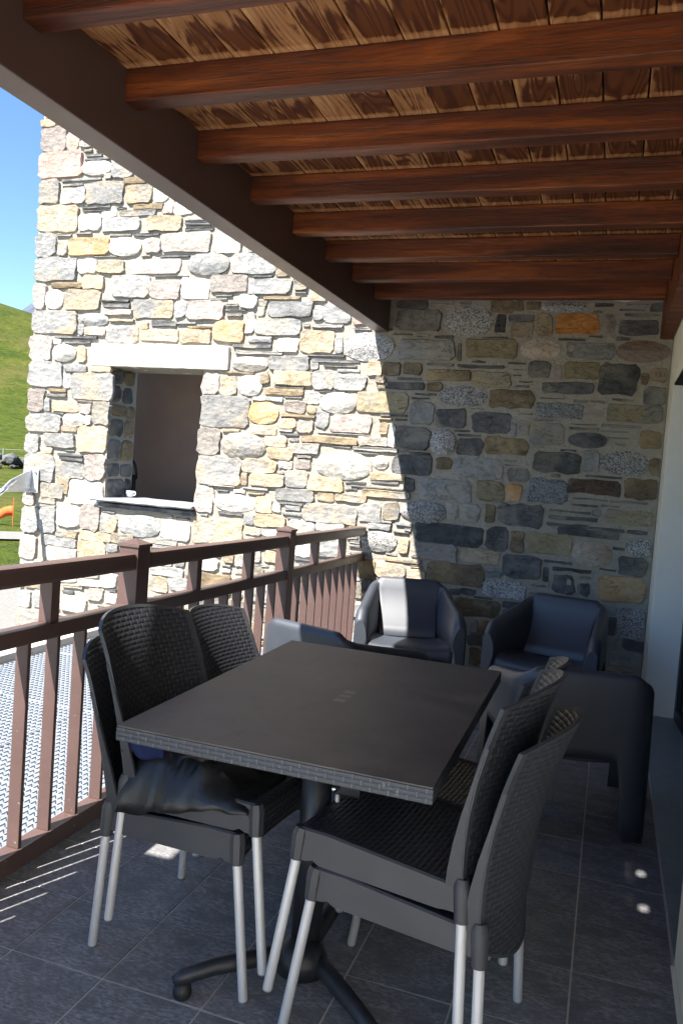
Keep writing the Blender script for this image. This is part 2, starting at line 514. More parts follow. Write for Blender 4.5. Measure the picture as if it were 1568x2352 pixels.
# stones of the wall: x, z, width, height in mm; kind and outline
STONES = (
    '-3024,1808,431,256,mq;-4753,3857,434,228,rq;-3022,826,461,210,oq;-4312,1964,412,232,mq;-4728,2508,480,199,mq;-4755,3404,421,224,oq;'
    '-1978,1441,446,206,we;-4743,2964,436,210,gq;-3042,1330,400,228,mq;-1842,2356,386,207,ne;-4792,2052,358,221,gq;-2836,1543,391,199,ge;'
    '-4805,1227,308,250,gq;-1098,2555,347,216,ne;-3475,3172,465,160,pq;-3755,807,407,180,ge;-4308,1048,354,202,wq;-1110,989,493,145,dq;'
    '-3981,2814,367,190,mq;-4285,3606,370,185,mq;-4278,1509,288,225,oq;-3255,2994,367,174,ge;-4449,2701,365,172,oq;-1045,704,413,151,kq;'
    '-1397,2343,433,141,gq;-2846,2991,392,156,gq;-1168,1314,382,157,gq;-1703,1939,392,153,yq;-4411,3159,404,147,Oq;-2055,1060,435,136,mq;'
    '-3759,2977,477,122,pq;-4800,-131,326,177,oq;-3745,2628,386,150,mq;-4788,1623,356,151,gq;117,721,301,176,Oq;-1321,1140,338,155,ne;-22,2172,244,212,dq;'
    '-4856,2282,229,224,pq;-1094,2013,344,148,ne;-943,1496,344,148,gq;-1468,2557,344,148,dq;-617,1173,318,159,dq;-4835,4081,249,203,pq;'
    '-2606,2493,391,129,gq;-3254,2619,338,149,pq;62,1597,303,160,ne;-2261,2390,284,170,oq;-918,2362,368,129,yq;-2877,1076,365,129,we;-3055,2836,334,140,pq;'
    '-4033,2417,315,145,mq;-1936,1767,329,138,pq;-3027,2451,274,165,Oq;-3092,3170,243,186,wq;-3363,2797,264,171,wq;112,2364,332,136,be;-388,1573,312,143,dq;'
    '-3145,1562,201,220,pq;-4217,549,285,155,oq;-392,989,307,143,yq;-4234,1277,197,223,pq;-4875,760,182,239,gq;-2683,1815,258,168,Oe;-2055,1918,283,153,we;'
    '-96,952,258,168,Pe;-4852,3632,212,203,gq;-4539,479,329,130,gq;-4055,3147,297,144,we;-433,1365,250,171,Nq;-4255,829,194,220,pq;-2506,2635,379,113,gq;'
    '-1430,1483,297,143,dq;-2696,2811,368,115,gq;-4478,831,236,179,wq;-1215,848,349,121,pq;-3407,799,267,157,wq;-3644,2784,282,148,pq;-4105,3336,373,112,gq;'
    '-877,1828,271,153,dq;-860,465,325,127,kq;-4864,3180,199,207,gq;-572,802,253,162,dq;-4493,1232,291,139,gq;-1645,887,262,153,ne;-3949,3581,259,155,oq;'
    '-3680,3328,318,126,oq;-1450,1684,251,159,dq;98,1940,365,109,yq;-738,2005,312,123,kq;-4690,767,172,222,gq;-752,1666,315,119,kq;-682,626,298,124,nq;'
    '-2494,2210,352,105,gq;-3157,1082,173,213,pq;-4366,62,254,142,wq;-4617,1481,311,115,gq;-4887,522,163,220,pq;-330,2545,279,128,Rq;-4878,1820,167,214,pq;'
    '203,489,166,213,nq;-228,2364,325,109,gq;-4609,3593,258,137,gq;-469,1764,235,147,mq;-122,1420,354,96,Kq;-2447,2096,320,104,oq;-4611,2244,236,140,we;'
    '-2828,2196,302,109,ge;-4383,3817,282,116,we;-1216,1665,176,184,ne;-396,1939,308,106,Nq;-570,2362,259,125,Pe;-3677,2409,363,89,oq;-4421,3362,231,139,wq;'
    '-2112,1287,293,109,oq;-2815,2027,206,154,we;-2118,2602,213,148,gq;-4203,1734,164,188,gq;-3335,2407,285,107,oq;-1973,2084,251,121,gq;'
    '-1168,1847,228,132,dq;-4900,2731,130,230,pq;-2680,1390,291,103,oq;-4658,1032,235,126,gq;-4742,2707,182,161,we;-1391,1873,174,168,gq;'
    '-4330,2535,295,99,ge;-4562,593,359,81,gq;129,1223,316,91,yq;-894,2139,273,105,yq;-2608,1281,288,99,oq;-2364,1180,322,87,gq;-838,1333,189,145,yq;'
    '191,1426,202,134,kq;-2047,790,193,139,gq;-762,988,162,166,dq;-876,848,270,99,oq;-2287,923,227,117,gq;-4117,3789,204,130,gq;-4182,2978,256,103,oq;'
    '-3164,2032,148,175,pq;-1532,673,234,110,oq;-4474,1674,230,112,we;-279,2219,232,111,yq;-2555,958,268,96,oq;-193,1740,246,100,de;-4059,799,163,147,mq;'
    '-4896,1441,148,161,mq;-4351,2852,210,114,oq;-2193,2096,172,138,mq;184,240,232,102,gq;-357,2097,341,70,dq;75,2524,253,93,dq;-4834,358,259,91,wq;'
    '-1209,2161,321,72,kq;-4422,2990,188,123,wq;-1734,1094,170,135,mq;-2362,1311,183,126,gq;-1015,1646,196,116,dq;-4185,674,307,72,oq;-4572,1777,263,84,oq;'
    '-3001,2020,145,151,mq;179,888,174,125,dq;-3466,447,309,70,gq;-4749,63,141,152,gq;-3539,329,172,123,oq;-432,2668,296,71,ne;-4896,42,136,153,gq;'
    '-2511,1497,216,93,oq;-4634,4054,137,144,oq;-2104,1629,455,43,kq;-1727,659,139,139,kq;-3354,352,177,105,gq;-974,1163,151,122,gq;-2622,1086,136,133,oq;'
    '-266,712,145,124,dq;-3793,3151,154,115,pq;-4024,307,157,112,wq;207,1026,154,114,nq;-555,2540,111,157,oq;-3743,3576,137,128,wq;215,2067,145,119,dq;'
    '-2671,1679,214,80,oq;-1621,1249,363,47,oq;-135,1089,402,42,sq;-4152,174,158,106,gq;-2513,2356,181,92,wq;-2872,2693,155,105,wq;-3513,3445,175,92,wq;'
    '218,1769,139,116,kq;-3916,680,214,74,oq;-1563,1124,118,133,mq;-560,2224,140,109,dq;-3488,2629,110,137,gq;-618,982,97,153,kq;-1753,1638,230,64,oq;'
    '-675,1335,121,121,Oq;-712,2493,154,94,oq;-2050,953,230,63,wq;-2292,1553,207,70,gq;-2408,1873,175,82,pq;-2557,1593,192,74,oq;-2512,1985,320,44,kq;'
    '-152,1592,97,144,gq;-4309,2437,210,67,oq;-3564,694,364,38,sq;-2260,755,141,97,wq;-1778,2194,122,111,oq;-1529,2676,235,57,dq;-4909,944,119,113,pq;'
    '-4619,2827,308,43,kq;-1620,1379,273,49,oq;-3948,3422,337,39,gq;-2098,2240,402,33,sq;-1530,2069,278,46,dq;-2314,1723,131,98,oq;-2173,1781,100,129,gq;'
    '-4482,2116,223,57,gq;-2752,2288,415,30,gq;-4221,263,217,57,pq;-2847,2525,71,173,pq;-1729,1580,367,33,gq;-858,2664,157,78,kq;-2813,2341,344,35,sq;'
    '-643,1462,146,82,dq;-243,1184,347,34,sq;-3854,3474,280,42,kq;-1894,1193,244,48,oq;-4427,2236,86,134,oq;-4526,3721,406,28,sq;-4494,2382,444,26,sq;'
    '-1647,2194,125,88,kq;-125,2548,85,126,pe;-983,2229,339,31,sq;-1487,2201,139,75,kq;-4365,1769,126,82,pq;-829,219,155,66,dq;-1105,1162,91,112,oq;'
    '-1338,661,137,74,oq;-1679,1486,106,94,we;-4086,2599,266,38,pq;-1448,758,293,34,oq;-2652,1924,276,35,gq;-2586,2721,320,30,kq;-3988,3692,207,47,kq;'
    '-4000,156,118,82,wq;-4566,2003,79,121,gq;-2472,1743,143,67,oq;-4102,2654,266,36,sq;-849,108,82,116,kq;-4223,2115,198,48,oq;-2533,669,107,88,oq;'
    '-1194,1509,105,89,kq;-2258,1945,107,86,gq;-4685,3137,87,105,oq;-797,326,89,103,kq;-2306,1429,122,74,pq;-4486,662,210,43,oq;-3636,2510,233,39,sq;'
    '-4892,4220,155,58,oq;-2281,2734,125,70,oq;-2100,1187,120,71,oq;-4477,2339,276,31,sq;-3357,3276,270,31,sq;-864,2540,63,133,dq;-2751,2394,202,41,gq;'
    '231,2205,108,77,oq;-2187,2505,267,31,gq;-3518,651,256,32,gq;-224,823,267,31,sq;-2559,868,130,62,wq;-3358,3319,272,30,sq;-2801,617,80,100,gq;'
    '227,344,130,61,dq;-2382,1803,302,26,kq;-1606,1689,46,169,wq;-612,461,127,60,dq;-828,1170,61,124,kq;-3569,3063,278,27,sq;-1447,873,64,117,oq;'
    '-279,1133,282,27,sq;-4367,3490,294,25,sq;-2698,861,131,56,oq;-4674,1875,222,33,sq;-3656,3444,95,77,pq;-4010,593,113,64,gq;-2182,2282,317,23,sq;'
    '-721,2582,164,44,sq;-4492,1360,262,28,sq;-1697,1291,419,17,gq;-634,1805,69,102,gq;-766,743,119,59,gq;-2912,987,234,30,sq;-4044,2531,254,27,oq;'
    '-4742,1388,125,55,oq;-1441,1331,68,101,dq;-4392,211,221,31,oq;-2457,1413,115,59,gq;-4115,2693,287,23,sq;-4475,1324,244,28,sq;-267,1232,287,23,sq;'
    '-3855,3241,259,26,sq;-2910,2121,248,27,kq;-4755,1790,64,103,gq;-4657,1917,194,33,kq;-2897,622,90,71,oq;-2084,2361,54,119,gq;106,333,95,67,gq;'
    '-4705,942,167,38,gq;-168,1920,117,54,ge;-2740,946,87,72,gq;77,457,50,125,dq;-3363,3354,277,22,sq;-2686,2088,77,81,oq;258,1585,53,118,kq;'
    '-2650,665,69,90,pq;-1651,996,168,37,gq;-2059,2203,273,22,sq;-2592,2922,100,61,oq;-2271,2591,76,80,gq;-1310,2071,106,57,kq;16,1847,264,23,sq;'
    '-4551,1129,116,52,oq;-1788,486,51,118,oq;-64,1491,250,24,sq;-4519,1590,145,41,oq;-1719,540,71,83,dq;-2373,1030,176,33,gq;-879,327,57,102,gq;'
    '-1990,2168,185,31,gq;-4373,3888,253,23,sq;-4359,3460,282,19,sq;-3297,2484,237,23,kq;-4229,3422,136,40,wq;-2434,2813,104,52,oq;-1673,1743,61,88,oq;'
    '-1631,1335,228,23,sq;-2367,1074,147,36,gq;-2470,2026,257,21,sq;-1991,1684,436,12,gq;-4502,4019,111,47,gq;-4613,3681,219,23,sq;-609,519,131,38,dq;'
    '-11,1129,236,21,sq;-4108,3251,226,21,sq;-1927,2551,98,49,rq;-2804,1272,50,97,oq;-2951,1658,169,28,oq;-4699,901,172,27,gq;-3997,529,95,49,oq;'
    '-2131,2005,266,17,sq;-2989,2585,148,31,sq;-4412,3921,169,27,sq;-713,1800,39,117,gq;-2707,1205,231,20,gq;188,1126,147,31,sq;-4439,158,134,33,sq;'
    '-114,694,56,80,dq;-4454,2449,54,82,gq;-437,2204,46,96,pq;-162,2678,137,32,dq;-4238,3068,246,18,sq;-4322,1674,58,74,wq;92,2611,236,18,sq;'
    '-3591,2897,327,13,sq;-645,2672,90,47,kq;-2270,1858,77,56,oq;-4639,376,107,40,oq;-2442,1653,162,26,sq;-4677,1717,199,21,sq;-2758,2613,56,73,gq;'
    '-320,864,199,21,sq;116,1328,248,16,sq;-1509,2123,188,22,sq;-222,1817,202,20,sq;-4676,3256,159,25,sq;-2758,2889,160,25,sq;-1606,1845,210,19,sq;'
    '-940,579,104,37,dq;-1998,1588,154,25,sq;-2505,1064,61,64,wq;-361,2436,193,20,sq;-1283,2238,202,18,sq;-1268,2437,147,25,sq;-4647,113,48,77,gq;'
    '-4474,3267,166,22,sq;-2692,1172,157,23,oq;-138,1328,242,14,sq;-743,2668,56,62,kq;-1869,1317,175,20,sq;-1458,1031,132,26,gq;-2844,1171,114,29,wq;'
    '-1382,1573,157,21,dq;-3143,2713,160,21,sq;-2303,1486,127,25,sq;-1667,1814,124,26,oq;-172,1283,181,17,sq;-3016,2663,117,27,sq;-1036,565,72,43,dq;'
    '-3421,2512,181,17,gq;-2430,1945,152,20,sq;-2473,1688,124,25,gq;-3095,2741,161,19,sq;-1427,2445,99,31,gq;-2388,1111,203,15,gq;-3005,1202,243,12,gq;'
    '-4470,3960,82,36,oq;-4690,2343,76,38,wq;-481,1866,179,16,gq;-4513,1058,39,73,oq;-3818,2482,70,40,oq;-1894,1261,107,26,sq;-1375,2014,165,17,sq;'
    '-4258,3740,61,45,gq;-2744,2678,68,41,oq;-1900,2488,143,19,sq;-21,1808,183,14,sq;-1722,2104,69,37,oq;-3985,224,90,29,sq;-1023,1727,179,14,sq;'
    '-1859,891,95,27,gq;-2982,2625,189,13,sq;-582,1336,34,74,gq;143,2178,36,68,kq;-1791,1546,207,12,sq;-2401,1616,85,29,gq;-1145,2329,19,128,sq;'
    '-1338,721,95,26,oq;6,1767,149,16,sq;-2995,1164,116,21,sq;-893,2442,191,13,sq;-1412,1982,135,18,sq;-388,1476,68,35,oq;-19,2448,101,23,sq;'
    '-1595,1035,91,25,gq;-1548,1815,99,23,sq;-1832,858,99,23,sq;16,2031,145,16,sq;-3151,953,82,28,gq;-397,769,25,89,sq;24,2646,174,13,sq;'
    '-2270,2192,56,39,gq;-1711,2054,68,30,oq;-4378,1833,166,12,pq;-1079,1758,118,17,sq;-263,2011,98,20,sq;-228,1849,181,11,sq;77,1002,89,22,sq;'
    '-980,1921,113,17,gq;-3840,3065,102,18,sq;-92,1241,47,40,gq;-1830,829,99,19,sq;-455,2022,171,11,sq;-316,1661,109,17,sq;-2361,2512,64,28,oq;'
    '-1585,2452,152,12,sq;-1475,967,129,13,sq;-721,2262,132,13,sq;-144,2013,100,16,sq;-129,778,83,20,sq;20,849,113,14,sq;-825,546,135,12,sq;'
    '-1541,796,93,17,gq;-438,682,108,15,sq;-1503,1581,69,23,sq;-675,2098,102,15,sq;-1427,995,60,25,gq;-3,1293,116,13,sq;-198,2460,96,15,sq;'
    '-997,2264,106,13,sq;-4416,698,116,12,gq;-2496,1350,63,22,sq;-2358,995,111,12,sq;27,1724,74,18,sq;-714,1560,88,15,sq;-522,1672,79,16,gq;'
    '-712,1531,88,13,sq;-652,2132,102,11,sq;-1795,566,50,22,gq;-631,1902,98,10,sq;-204,2630,58,16,sq;-161,685,10,73,sq;-714,2174,59,13,sq;'
    '-28,2780,317,150,we;-1340,2804,303,152,oq;-1675,2986,398,174,mq;-2108,2858,343,142,oq;-153,-350,370,196,gq;-2971,-341,361,198,mq;-2443,3161,403,147,kq;'
    '-855,-357,362,167,dq;52,2947,369,165,we;-51,3146,379,194,pq;-1349,3176,391,183,gq;-796,-175,327,162,gq;-3502,-347,354,189,oq;-1547,3380,336,190,dq;'
    '-1835,3576,338,181,gq;-4006,3964,393,177,wq;-2291,-351,360,179,gq;-2646,-146,310,154,gq;-1683,3771,402,175,gq;-3430,-170,354,142,oq;'
    '-1268,3580,306,192,oq;-1189,3762,328,142,kq;-1266,-347,413,198,dq;-2975,3349,358,146,oq;-3539,3751,344,179,pq;-379,3353,344,189,gq;'
    '-1907,3977,351,194,we;-2266,3334,391,175,gq;-87,3547,353,178,gq;-1495,3966,409,170,mq;-3945,-363,307,158,gq;-2364,32,329,175,oq;-963,2800,377,172,oq;'
    '-1222,4150,389,172,gq;-1442,4322,381,140,kq;-2001,-153,371,183,dq;-107,3737,345,184,oq;-2403,3513,316,153,gq;-4056,4141,319,147,dq;'
    '-2354,3687,410,156,dq;-3158,3520,365,154,gq;-532,2798,403,151,gq;-2515,3866,409,176,we;-3559,-4,306,162,we;-2205,235,343,193,oq;-2181,423,383,150,gq;'
    '-2873,4053,318,167,gq;-1452,-139,389,189,gq;-2804,32,333,170,kq;-4559,4283,414,172,gq;-4088,-184,419,174,gq;-200,-157,360,156,gq;139,3928,314,155,gq;'
    '-1204,53,407,169,dq;-557,3542,309,167,kq;-3262,3942,383,156,gq;-544,3716,358,158,oq;-254,3940,307,181,oq;-547,4138,399,177,gq;-2648,4252,362,198,pq;'
    '-1652,65,329,197,wq;-170,4335,338,195,we;-2274,4456,402,179,gq;-484,28,300,173,dq;-865,2994,304,198,mq;-3844,4311,395,155,gq;-1453,273,394,195,oq;'
    '-2853,209,340,153,oq;-2584,394,300,181,gq;-133,33,332,194,kq;-3859,4484,321,142,oq;-2244,4168,355,149,gq;-472,245,328,197,dq;-3192,4233,407,174,oq;'
    '-814,3182,416,143,gq;-147,238,304,181,kq;-640,4316,406,155,oq;-3033,392,337,178,kq;-1375,470,330,170,oq;-1119,4486,385,148,we;-1036,3937,388,179,gq;'
    '-4730,4462,381,144,wq;-218,445,368,163,dq;-4520,-354,310,169,mq;-1840,4166,379,160,oq;-4309,4466,409,147,gq;-3046,4433,347,193,oq;'
    '-1806,4351,311,180,oq;-3408,4437,331,188,kq;-83,4128,393,160,oq;-971,3344,338,160,oq;-2764,3515,378,147,mq;-2049,3034,306,163,oq;-2656,4463,325,194,gq;'
    '-3211,-6,335,144,oq;-1041,4308,238,126,oq;-647,3864,279,117,mq;-706,4477,250,132,gq;-3621,160,207,124,gq;-1065,232,208,147,kq;-1530,4461,207,103,gq;'
    '-3635,3922,270,134,mq;-2856,3673,213,111,oq;-416,2957,229,128,kq;148,4284,241,107,oq;-1221,2970,264,144,gq;-2017,586,264,130,pq;-1894,-386,283,123,dq;'
    '-1977,7,291,103,oq;-3633,4088,256,159,oq;160,4414,252,102,oq;-3130,549,272,109,wq;-3183,3678,252,111,kq;163,3319,220,110,gq;174,-378,248,137,yq;'
    '-1754,3139,248,105,gq;-870,3494,293,105,mq;-2942,3809,227,121,gq;-311,4512,209,127,we;-3796,309,244,142,gq;-1901,3263,243,110,gq;-3079,-164,252,115,dq;'
    '-3496,3580,242,132,gq;-498,-378,208,133,gq;152,-219,223,153,yq;-3885,-8,246,143,oq;-1839,2659,213,119,pq;-2594,-393,206,106,oq;-2595,3305,222,109,pq;'
    '173,-85,230,100,kq;-3779,455,225,109,dq;-1778,4515,258,111,oq;-2327,571,200,105,gq;-371,3084,160,91,we;-2020,3729,191,103,mq;-2597,4020,164,106,dq;'
    '-219,578,178,75,gq;-1526,3538,150,102,oq;-881,3622,156,103,kq;-1076,-193,154,85,kq;219,3445,159,116,gq;-2573,192,162,101,oq;-721,3979,192,74,gq;'
    '-70,4497,165,97,gq;-4795,203,194,96,oq;-2815,3126,171,83,pq;-2158,4299,178,70,wq;-903,3747,199,107,oq;-1760,2779,161,75,gq;-4533,-203,171,98,oq;'
    '-2415,2892,166,73,oq;-2601,-279,186,79,mq;-4239,360,212,100,pq;213,3568,141,107,gq;-4261,-400,162,88,oq;-4390,4105,189,90,we;-1898,219,164,78,oq;'
    '-3375,141,150,91,oq;-4848,-389,194,102,gq;-59,3294,169,78,dq;-3739,-185,175,106,gq;-1525,4104,166,70,we;-2365,-186,183,102,gq;-1816,3374,173,74,mq;'
    '153,4517,174,84,mq;208,14,148,74,kq;-3855,129,141,107,oq;-654,3317,178,92,gq;-3521,4225,195,75,mq;208,3686,166,91,gq;-2358,2996,156,86,gq;'
    '-4456,282,191,74,wq;-4167,4275,206,91,pq;-3197,122,161,84,oq;-1792,329,199,102,gq;-832,4074,143,78,gq;-3218,4076,161,83,mq;-3517,544,203,90,wq;'
    '-406,3182,147,76,oq;-2402,4002,186,76,kq;-940,4167,141,82,oq;-2652,538,123,68,oq;217,2667,144,51,dq;-2173,3154,104,54,oq;-1663,-421,113,57,gq;'
    '-498,382,103,54,gq;-4857,4299,133,67,wq;230,4048,103,61,gq;-3254,-417,102,52,dq;-2040,3156,128,63,oq;-2107,3480,154,89,oq;-1570,2774,111,88,kq;'
    '-3805,3703,121,55,gq;227,106,101,70,dq;-2652,3641,105,69,mq;-455,576,105,80,oq;-470,-254,127,83,dq;-877,-45,122,75,dq;-4081,-45,110,69,dq;'
    '-4452,-117,121,54,oq;-3809,3793,123,81,gq;-3405,4074,121,72,gq;-3172,217,139,68,oq;-1950,107,101,60,oq;-3970,422,128,52,gq;-1157,-91,127,78,gq;'
    '-3146,647,106,51,kq;-3212,3782,107,67,oq;-2099,3822,153,54,oq;-202,2903,124,59,gq;-503,4435,103,56,oq;-4905,1053,106,59,wq;-606,2927,122,77,kq;'
    '-466,-163,145,65,dq;-1556,-331,119,70,pq;-721,-37,127,80,yq;-1737,-273,120,76,oq;-1125,367,125,90,dq;-1860,712,101,79,mq;214,3090,105,83,oq;'
    '-4899,-290,133,64,oq;-2345,-93,149,56,oq;-1281,3320,124,53,oq;-3803,552,142,54,oq;-81,3383,147,73,oq;-2657,767,154,75,gq;-1240,3394,135,76,gq;'
    '-541,3975,134,74,oq;-2109,3564,132,53,kq;-708,62,113,79,oq;-1607,421,104,57,gq;-1719,-187,103,72,we;-4352,3994,115,70,oq;-1800,2853,111,50,kq;'
    '-223,2975,122,55,oq;-1909,428,107,58,gq;-333,3503,106,81,gq;-3293,4557,282,22,sq;-2239,4567,321,24,sq;-2657,3387,211,23,sq;-787,4568,242,19,gq;'
    '-4174,4570,183,19,sq;-1536,4545,203,28,sq;-4703,4556,309,23,sq;-2109,2712,165,23,gq;-2196,681,267,28,sq;-3712,4585,201,26,sq;-1304,2689,181,23,gq;'
    '-4177,4348,168,19,sq;-4257,-75,179,22,sq;-4478,-58,196,19,gq;-1410,578,300,25,gq;-2583,4106,217,24,sq;-2410,3066,238,18,sq;-1803,776,204,18,sq;'
    '-2849,3909,105,38,oq;-1408,2921,75,50,oq;104,85,77,37,oq;-2253,3792,92,34,dq;-525,3072,72,58,pq;-2900,4169,74,42,kq;-3674,541,86,30,sq;'
    '228,2728,106,40,pq;-4736,-298,88,36,oq;-1735,199,73,49,gq;-2259,3855,78,54,dq;259,3766,78,34,dq;-632,3402,102,41,dq;-4124,21,114,32,sq;'
    '-1710,-111,79,41,oq;-2856,-202,78,32,mq;-2802,328,71,51,we;-2163,3922,115,54,we;-2014,4280,88,36,gq;-2034,-296,77,38,dq;-1606,3222,83,35,oq;'
    '-4625,187,115,42,oq;-2210,3989,104,36,pq;-3526,4564,84,38,mq;-4568,-9,88,38,we;-2501,2994,77,56,oq;39,565,117,54,gq;-4548,51,72,51,oq;103,132,77,31,kq;'
    '-1530,4181,104,35,dq;-1127,455,81,51,dq;-3396,231,74,58,mq;-3032,4568,83,41,oq;-3819,4089,90,48,oq;-2659,3707,96,33,wq;-689,148,80,55,dq;'
    '229,3815,103,41,wq;-1901,-293,89,35,kq;-3211,-351,73,38,gq;-1579,3628,107,44,oq;-3282,646,101,48,pq;-2493,520,72,47,dq;-1043,3597,75,52,oq;'
    '-2511,752,116,45,oq;-459,441,84,34,dq;176,4130,88,57,oq;-635,2998,89,44,oq;-3945,3767,87,52,oq;-1857,954,75,43,kq;-4492,361,72,39,pq;'
    '-3485,4296,74,39,wq;-2892,3215,108,51,we;-2248,4037,106,36,dq;-3710,611,96,31,sq;-543,3137,72,34,oq;-3348,531,84,58,oq;-1766,2536,100,31,sq;'
    '-2348,4277,106,40,oq;-2919,516,100,32,wq;-4622,257,80,60,oq;-2002,4485,89,52,mq;-2886,4234,71,51,kq;-1941,299,71,42,oq;202,3171,76,52,oq;'
    '-545,4577,87,43,kq;190,2783,70,33,gq;-1417,3713,78,39,kq;-3843,4151,72,41,kq;-2126,2757,108,33,mq;-107,4578,81,40,oq;268,2463,73,36,kq;'
    '-1102,3083,76,45,oq;-3018,634,89,36,pq;-620,383,115,45,dq;-1469,3630,72,42,pq;-2568,273,101,31,gq;-1086,3454,78,37,gq;-1365,4433,72,46,gq;'
    '-2005,3356,82,30,sq;-271,2741,74,48,kq;-1885,3438,179,13,sq;-1367,4540,90,20,sq;-4387,4571,93,18,sq;-1548,4582,168,13,gq;-2222,4077,132,14,sq;'
    '-1223,3454,143,12,sq;-3814,-268,113,13,sq;12,4028,88,14,sq;-3855,613,101,18,gq;-2345,4323,88,18,gq;-4608,4150,139,12,gq;-4082,69,91,16,sq;'
    '-1047,4043,154,13,gq;-1385,3856,149,13,sq;-455,637,106,15,gq;-2364,4065,87,14,sq;-1131,2691,84,21,sq;-1985,680,98,19,sq;55,2680,151,13,gq;'
    '-4498,1399,94,14,sq;-1650,2848,114,13,sq;-3137,3833,108,18,gq;-2890,4558,116,18,sq;-4067,897,132,21,sq;-2768,3202,101,17,gq;-2009,4566,111,20,sq;'
    '-3793,4200,145,17,sq;-2918,556,88,16,sq;-2687,4582,125,13,sq;-4373,-239,82,21,sq;-701,2213,97,15,gq;-1080,3120,83,12,sq;-4180,435,141,20,sq;'
    '-2334,827,132,13,sq;-3257,3836,97,22,sq;-3041,87,100,16,gq;-1031,-120,88,22,gq;264,3227,83,13,gq;-2035,886,123,19,gq;-2095,82,172,13,gq;'
    '-2433,2764,101,16,sq;75,3395,97,19,sq;-2231,647,123,18,sq;-1007,4588,86,14,sq;-603,-285,91,12,gq;-2664,3742,121,15,sq;-3731,-109,147,13,sq;'
    '-1359,3064,101,17,sq;-1027,3648,106,15,sq;-475,-99,148,15,sq;-4220,-333,93,12,sq;-4246,-300,82,15,sq;-2501,4589,164,20,sq;-3345,905,143,21,sq;'
    '-1371,4583,83,19,gq;-4011,4572,97,15,sq;227,4189,154,18,sq;-4384,4176,171,18,sq;-1897,472,134,13,gq;-434,3814,105,12,sq;-3007,684,141,15,sq;'
    '-2622,591,158,13,gq;-2011,3394,84,16,sq;-4629,305,81,17,sq;-514,4484,110,12,sq;-4110,3470,105,12,sq;-646,3048,80,16,gq;-1196,4590,133,18,sq;'
    '-3229,3395,120,15,sq;-4777,277,169,12,sq;-978,323,82,17,gq;-1983,2746,95,14,sq;-2789,508,104,19,sq;-3638,4421,92,18,gq;-1087,3143,98,16,gq;'
    '-1563,-274,91,14,sq;-2876,-160,83,14,sq;-1723,2488,119,13,sq;-1636,485,50,39,oq;-1049,-75,61,27,gq;-2979,3908,75,33,oq;-1199,-215,58,33,kq;'
    '272,2513,63,31,dq;-792,4137,62,22,gq;-1885,2751,70,30,mq;-3071,118,52,23,wq;-800,4184,70,36,mq;-2070,3627,71,33,oq;-3658,4460,51,27,gq;'
    '-460,3848,55,25,wq;-949,21,71,24,gq;-4055,4420,51,27,we;-3316,214,63,33,pq;270,4115,60,39,we;-1423,2979,70,40,oq;-4916,4566,60,40,oq;'
    '-3111,3765,65,39,we;-238,2795,71,32,pq;-2814,381,52,23,dq;-1165,516,58,27,gq;92,3434,57,23,wq;-287,3169,61,35,oq;-688,204,70,38,dq;280,4494,53,34,gq;'
    '-3734,-434,74,22,gq;-583,-241,63,36,dq;-962,65,55,25,oq;-1122,566,55,25,yq;23,-117,53,30,oq;-2464,802,69,26,we;-4947,154,72,34,gq;-2168,3212,64,24,gq;'
    '-1735,3226,59,33,dq;-3621,4502,56,35,we;-2795,429,63,35,gq;-1956,3816,74,38,wq;-75,556,52,31,dq;-1624,541,68,36,gq;-2239,2963,56,31,oq;'
    '-4569,-130,66,21,gq;-287,2839,65,27,gq;-1407,3765,72,23,gq;-4576,100,50,22,gq;-1055,2914,51,23,gq;-2571,-31,62,36,oq;-1702,411,59,26,gq;'
    '-3944,3819,66,25,oq;-2000,4336,50,39,gq;-487,4520,60,29,pq;-2748,-428,64,35,gq;-3565,4297,64,37,oq;-1526,-431,65,30,oq;-699,251,53,29,kq;'
    '-58,3865,56,28,oq;-2407,652,63,34,wq;-458,496,63,27,oq;-1206,4264,53,22,gq;-2581,6,60,23,we;-3089,4053,58,28,gq;-2881,-124,73,33,gq;'
    '-2895,4298,71,39,mq;-3254,438,71,20,oq;-3821,207,53,21,gq;-2689,3107,52,34,oq;-1097,3191,51,38,oq;-980,-73,60,21,kq;-65,3909,52,22,kq;'
    '-705,295,70,25,yq;-3324,3763,53,30,kq;-3910,4576,60,23,gq;-3080,4091,50,31,mq;-1415,3805,70,29,kq;-3467,913,66,24,pq;-2775,3785,73,33,oq'
)

# ------------------------------------------------------------------ ground and far land
def land_z(x, y):
    u = -0.669 * x + 0.743 * y
    v = 0.743 * x + 0.669 * y
    z = -0.22
    if u > 12:
        z += 0.5 * min(1, (u - 12) / 35)
    if u > 44:
        t = min(1.0, (u - 44) / 110)
        z += 23.7 * (t * t * (3 - 2 * t)) * (1 - 0.0085 * v)
    if u > 154:
        z -= (u - 154) * 0.10
    if u > 12:
        z += min(1, (u - 12) / 60) * 1.3 * (noise.noise(Vector((x * 0.03, y * 0.03, 2))) + 0.4 * noise.noise(Vector((x * 0.11, y * 0.11, 7))))
    return z

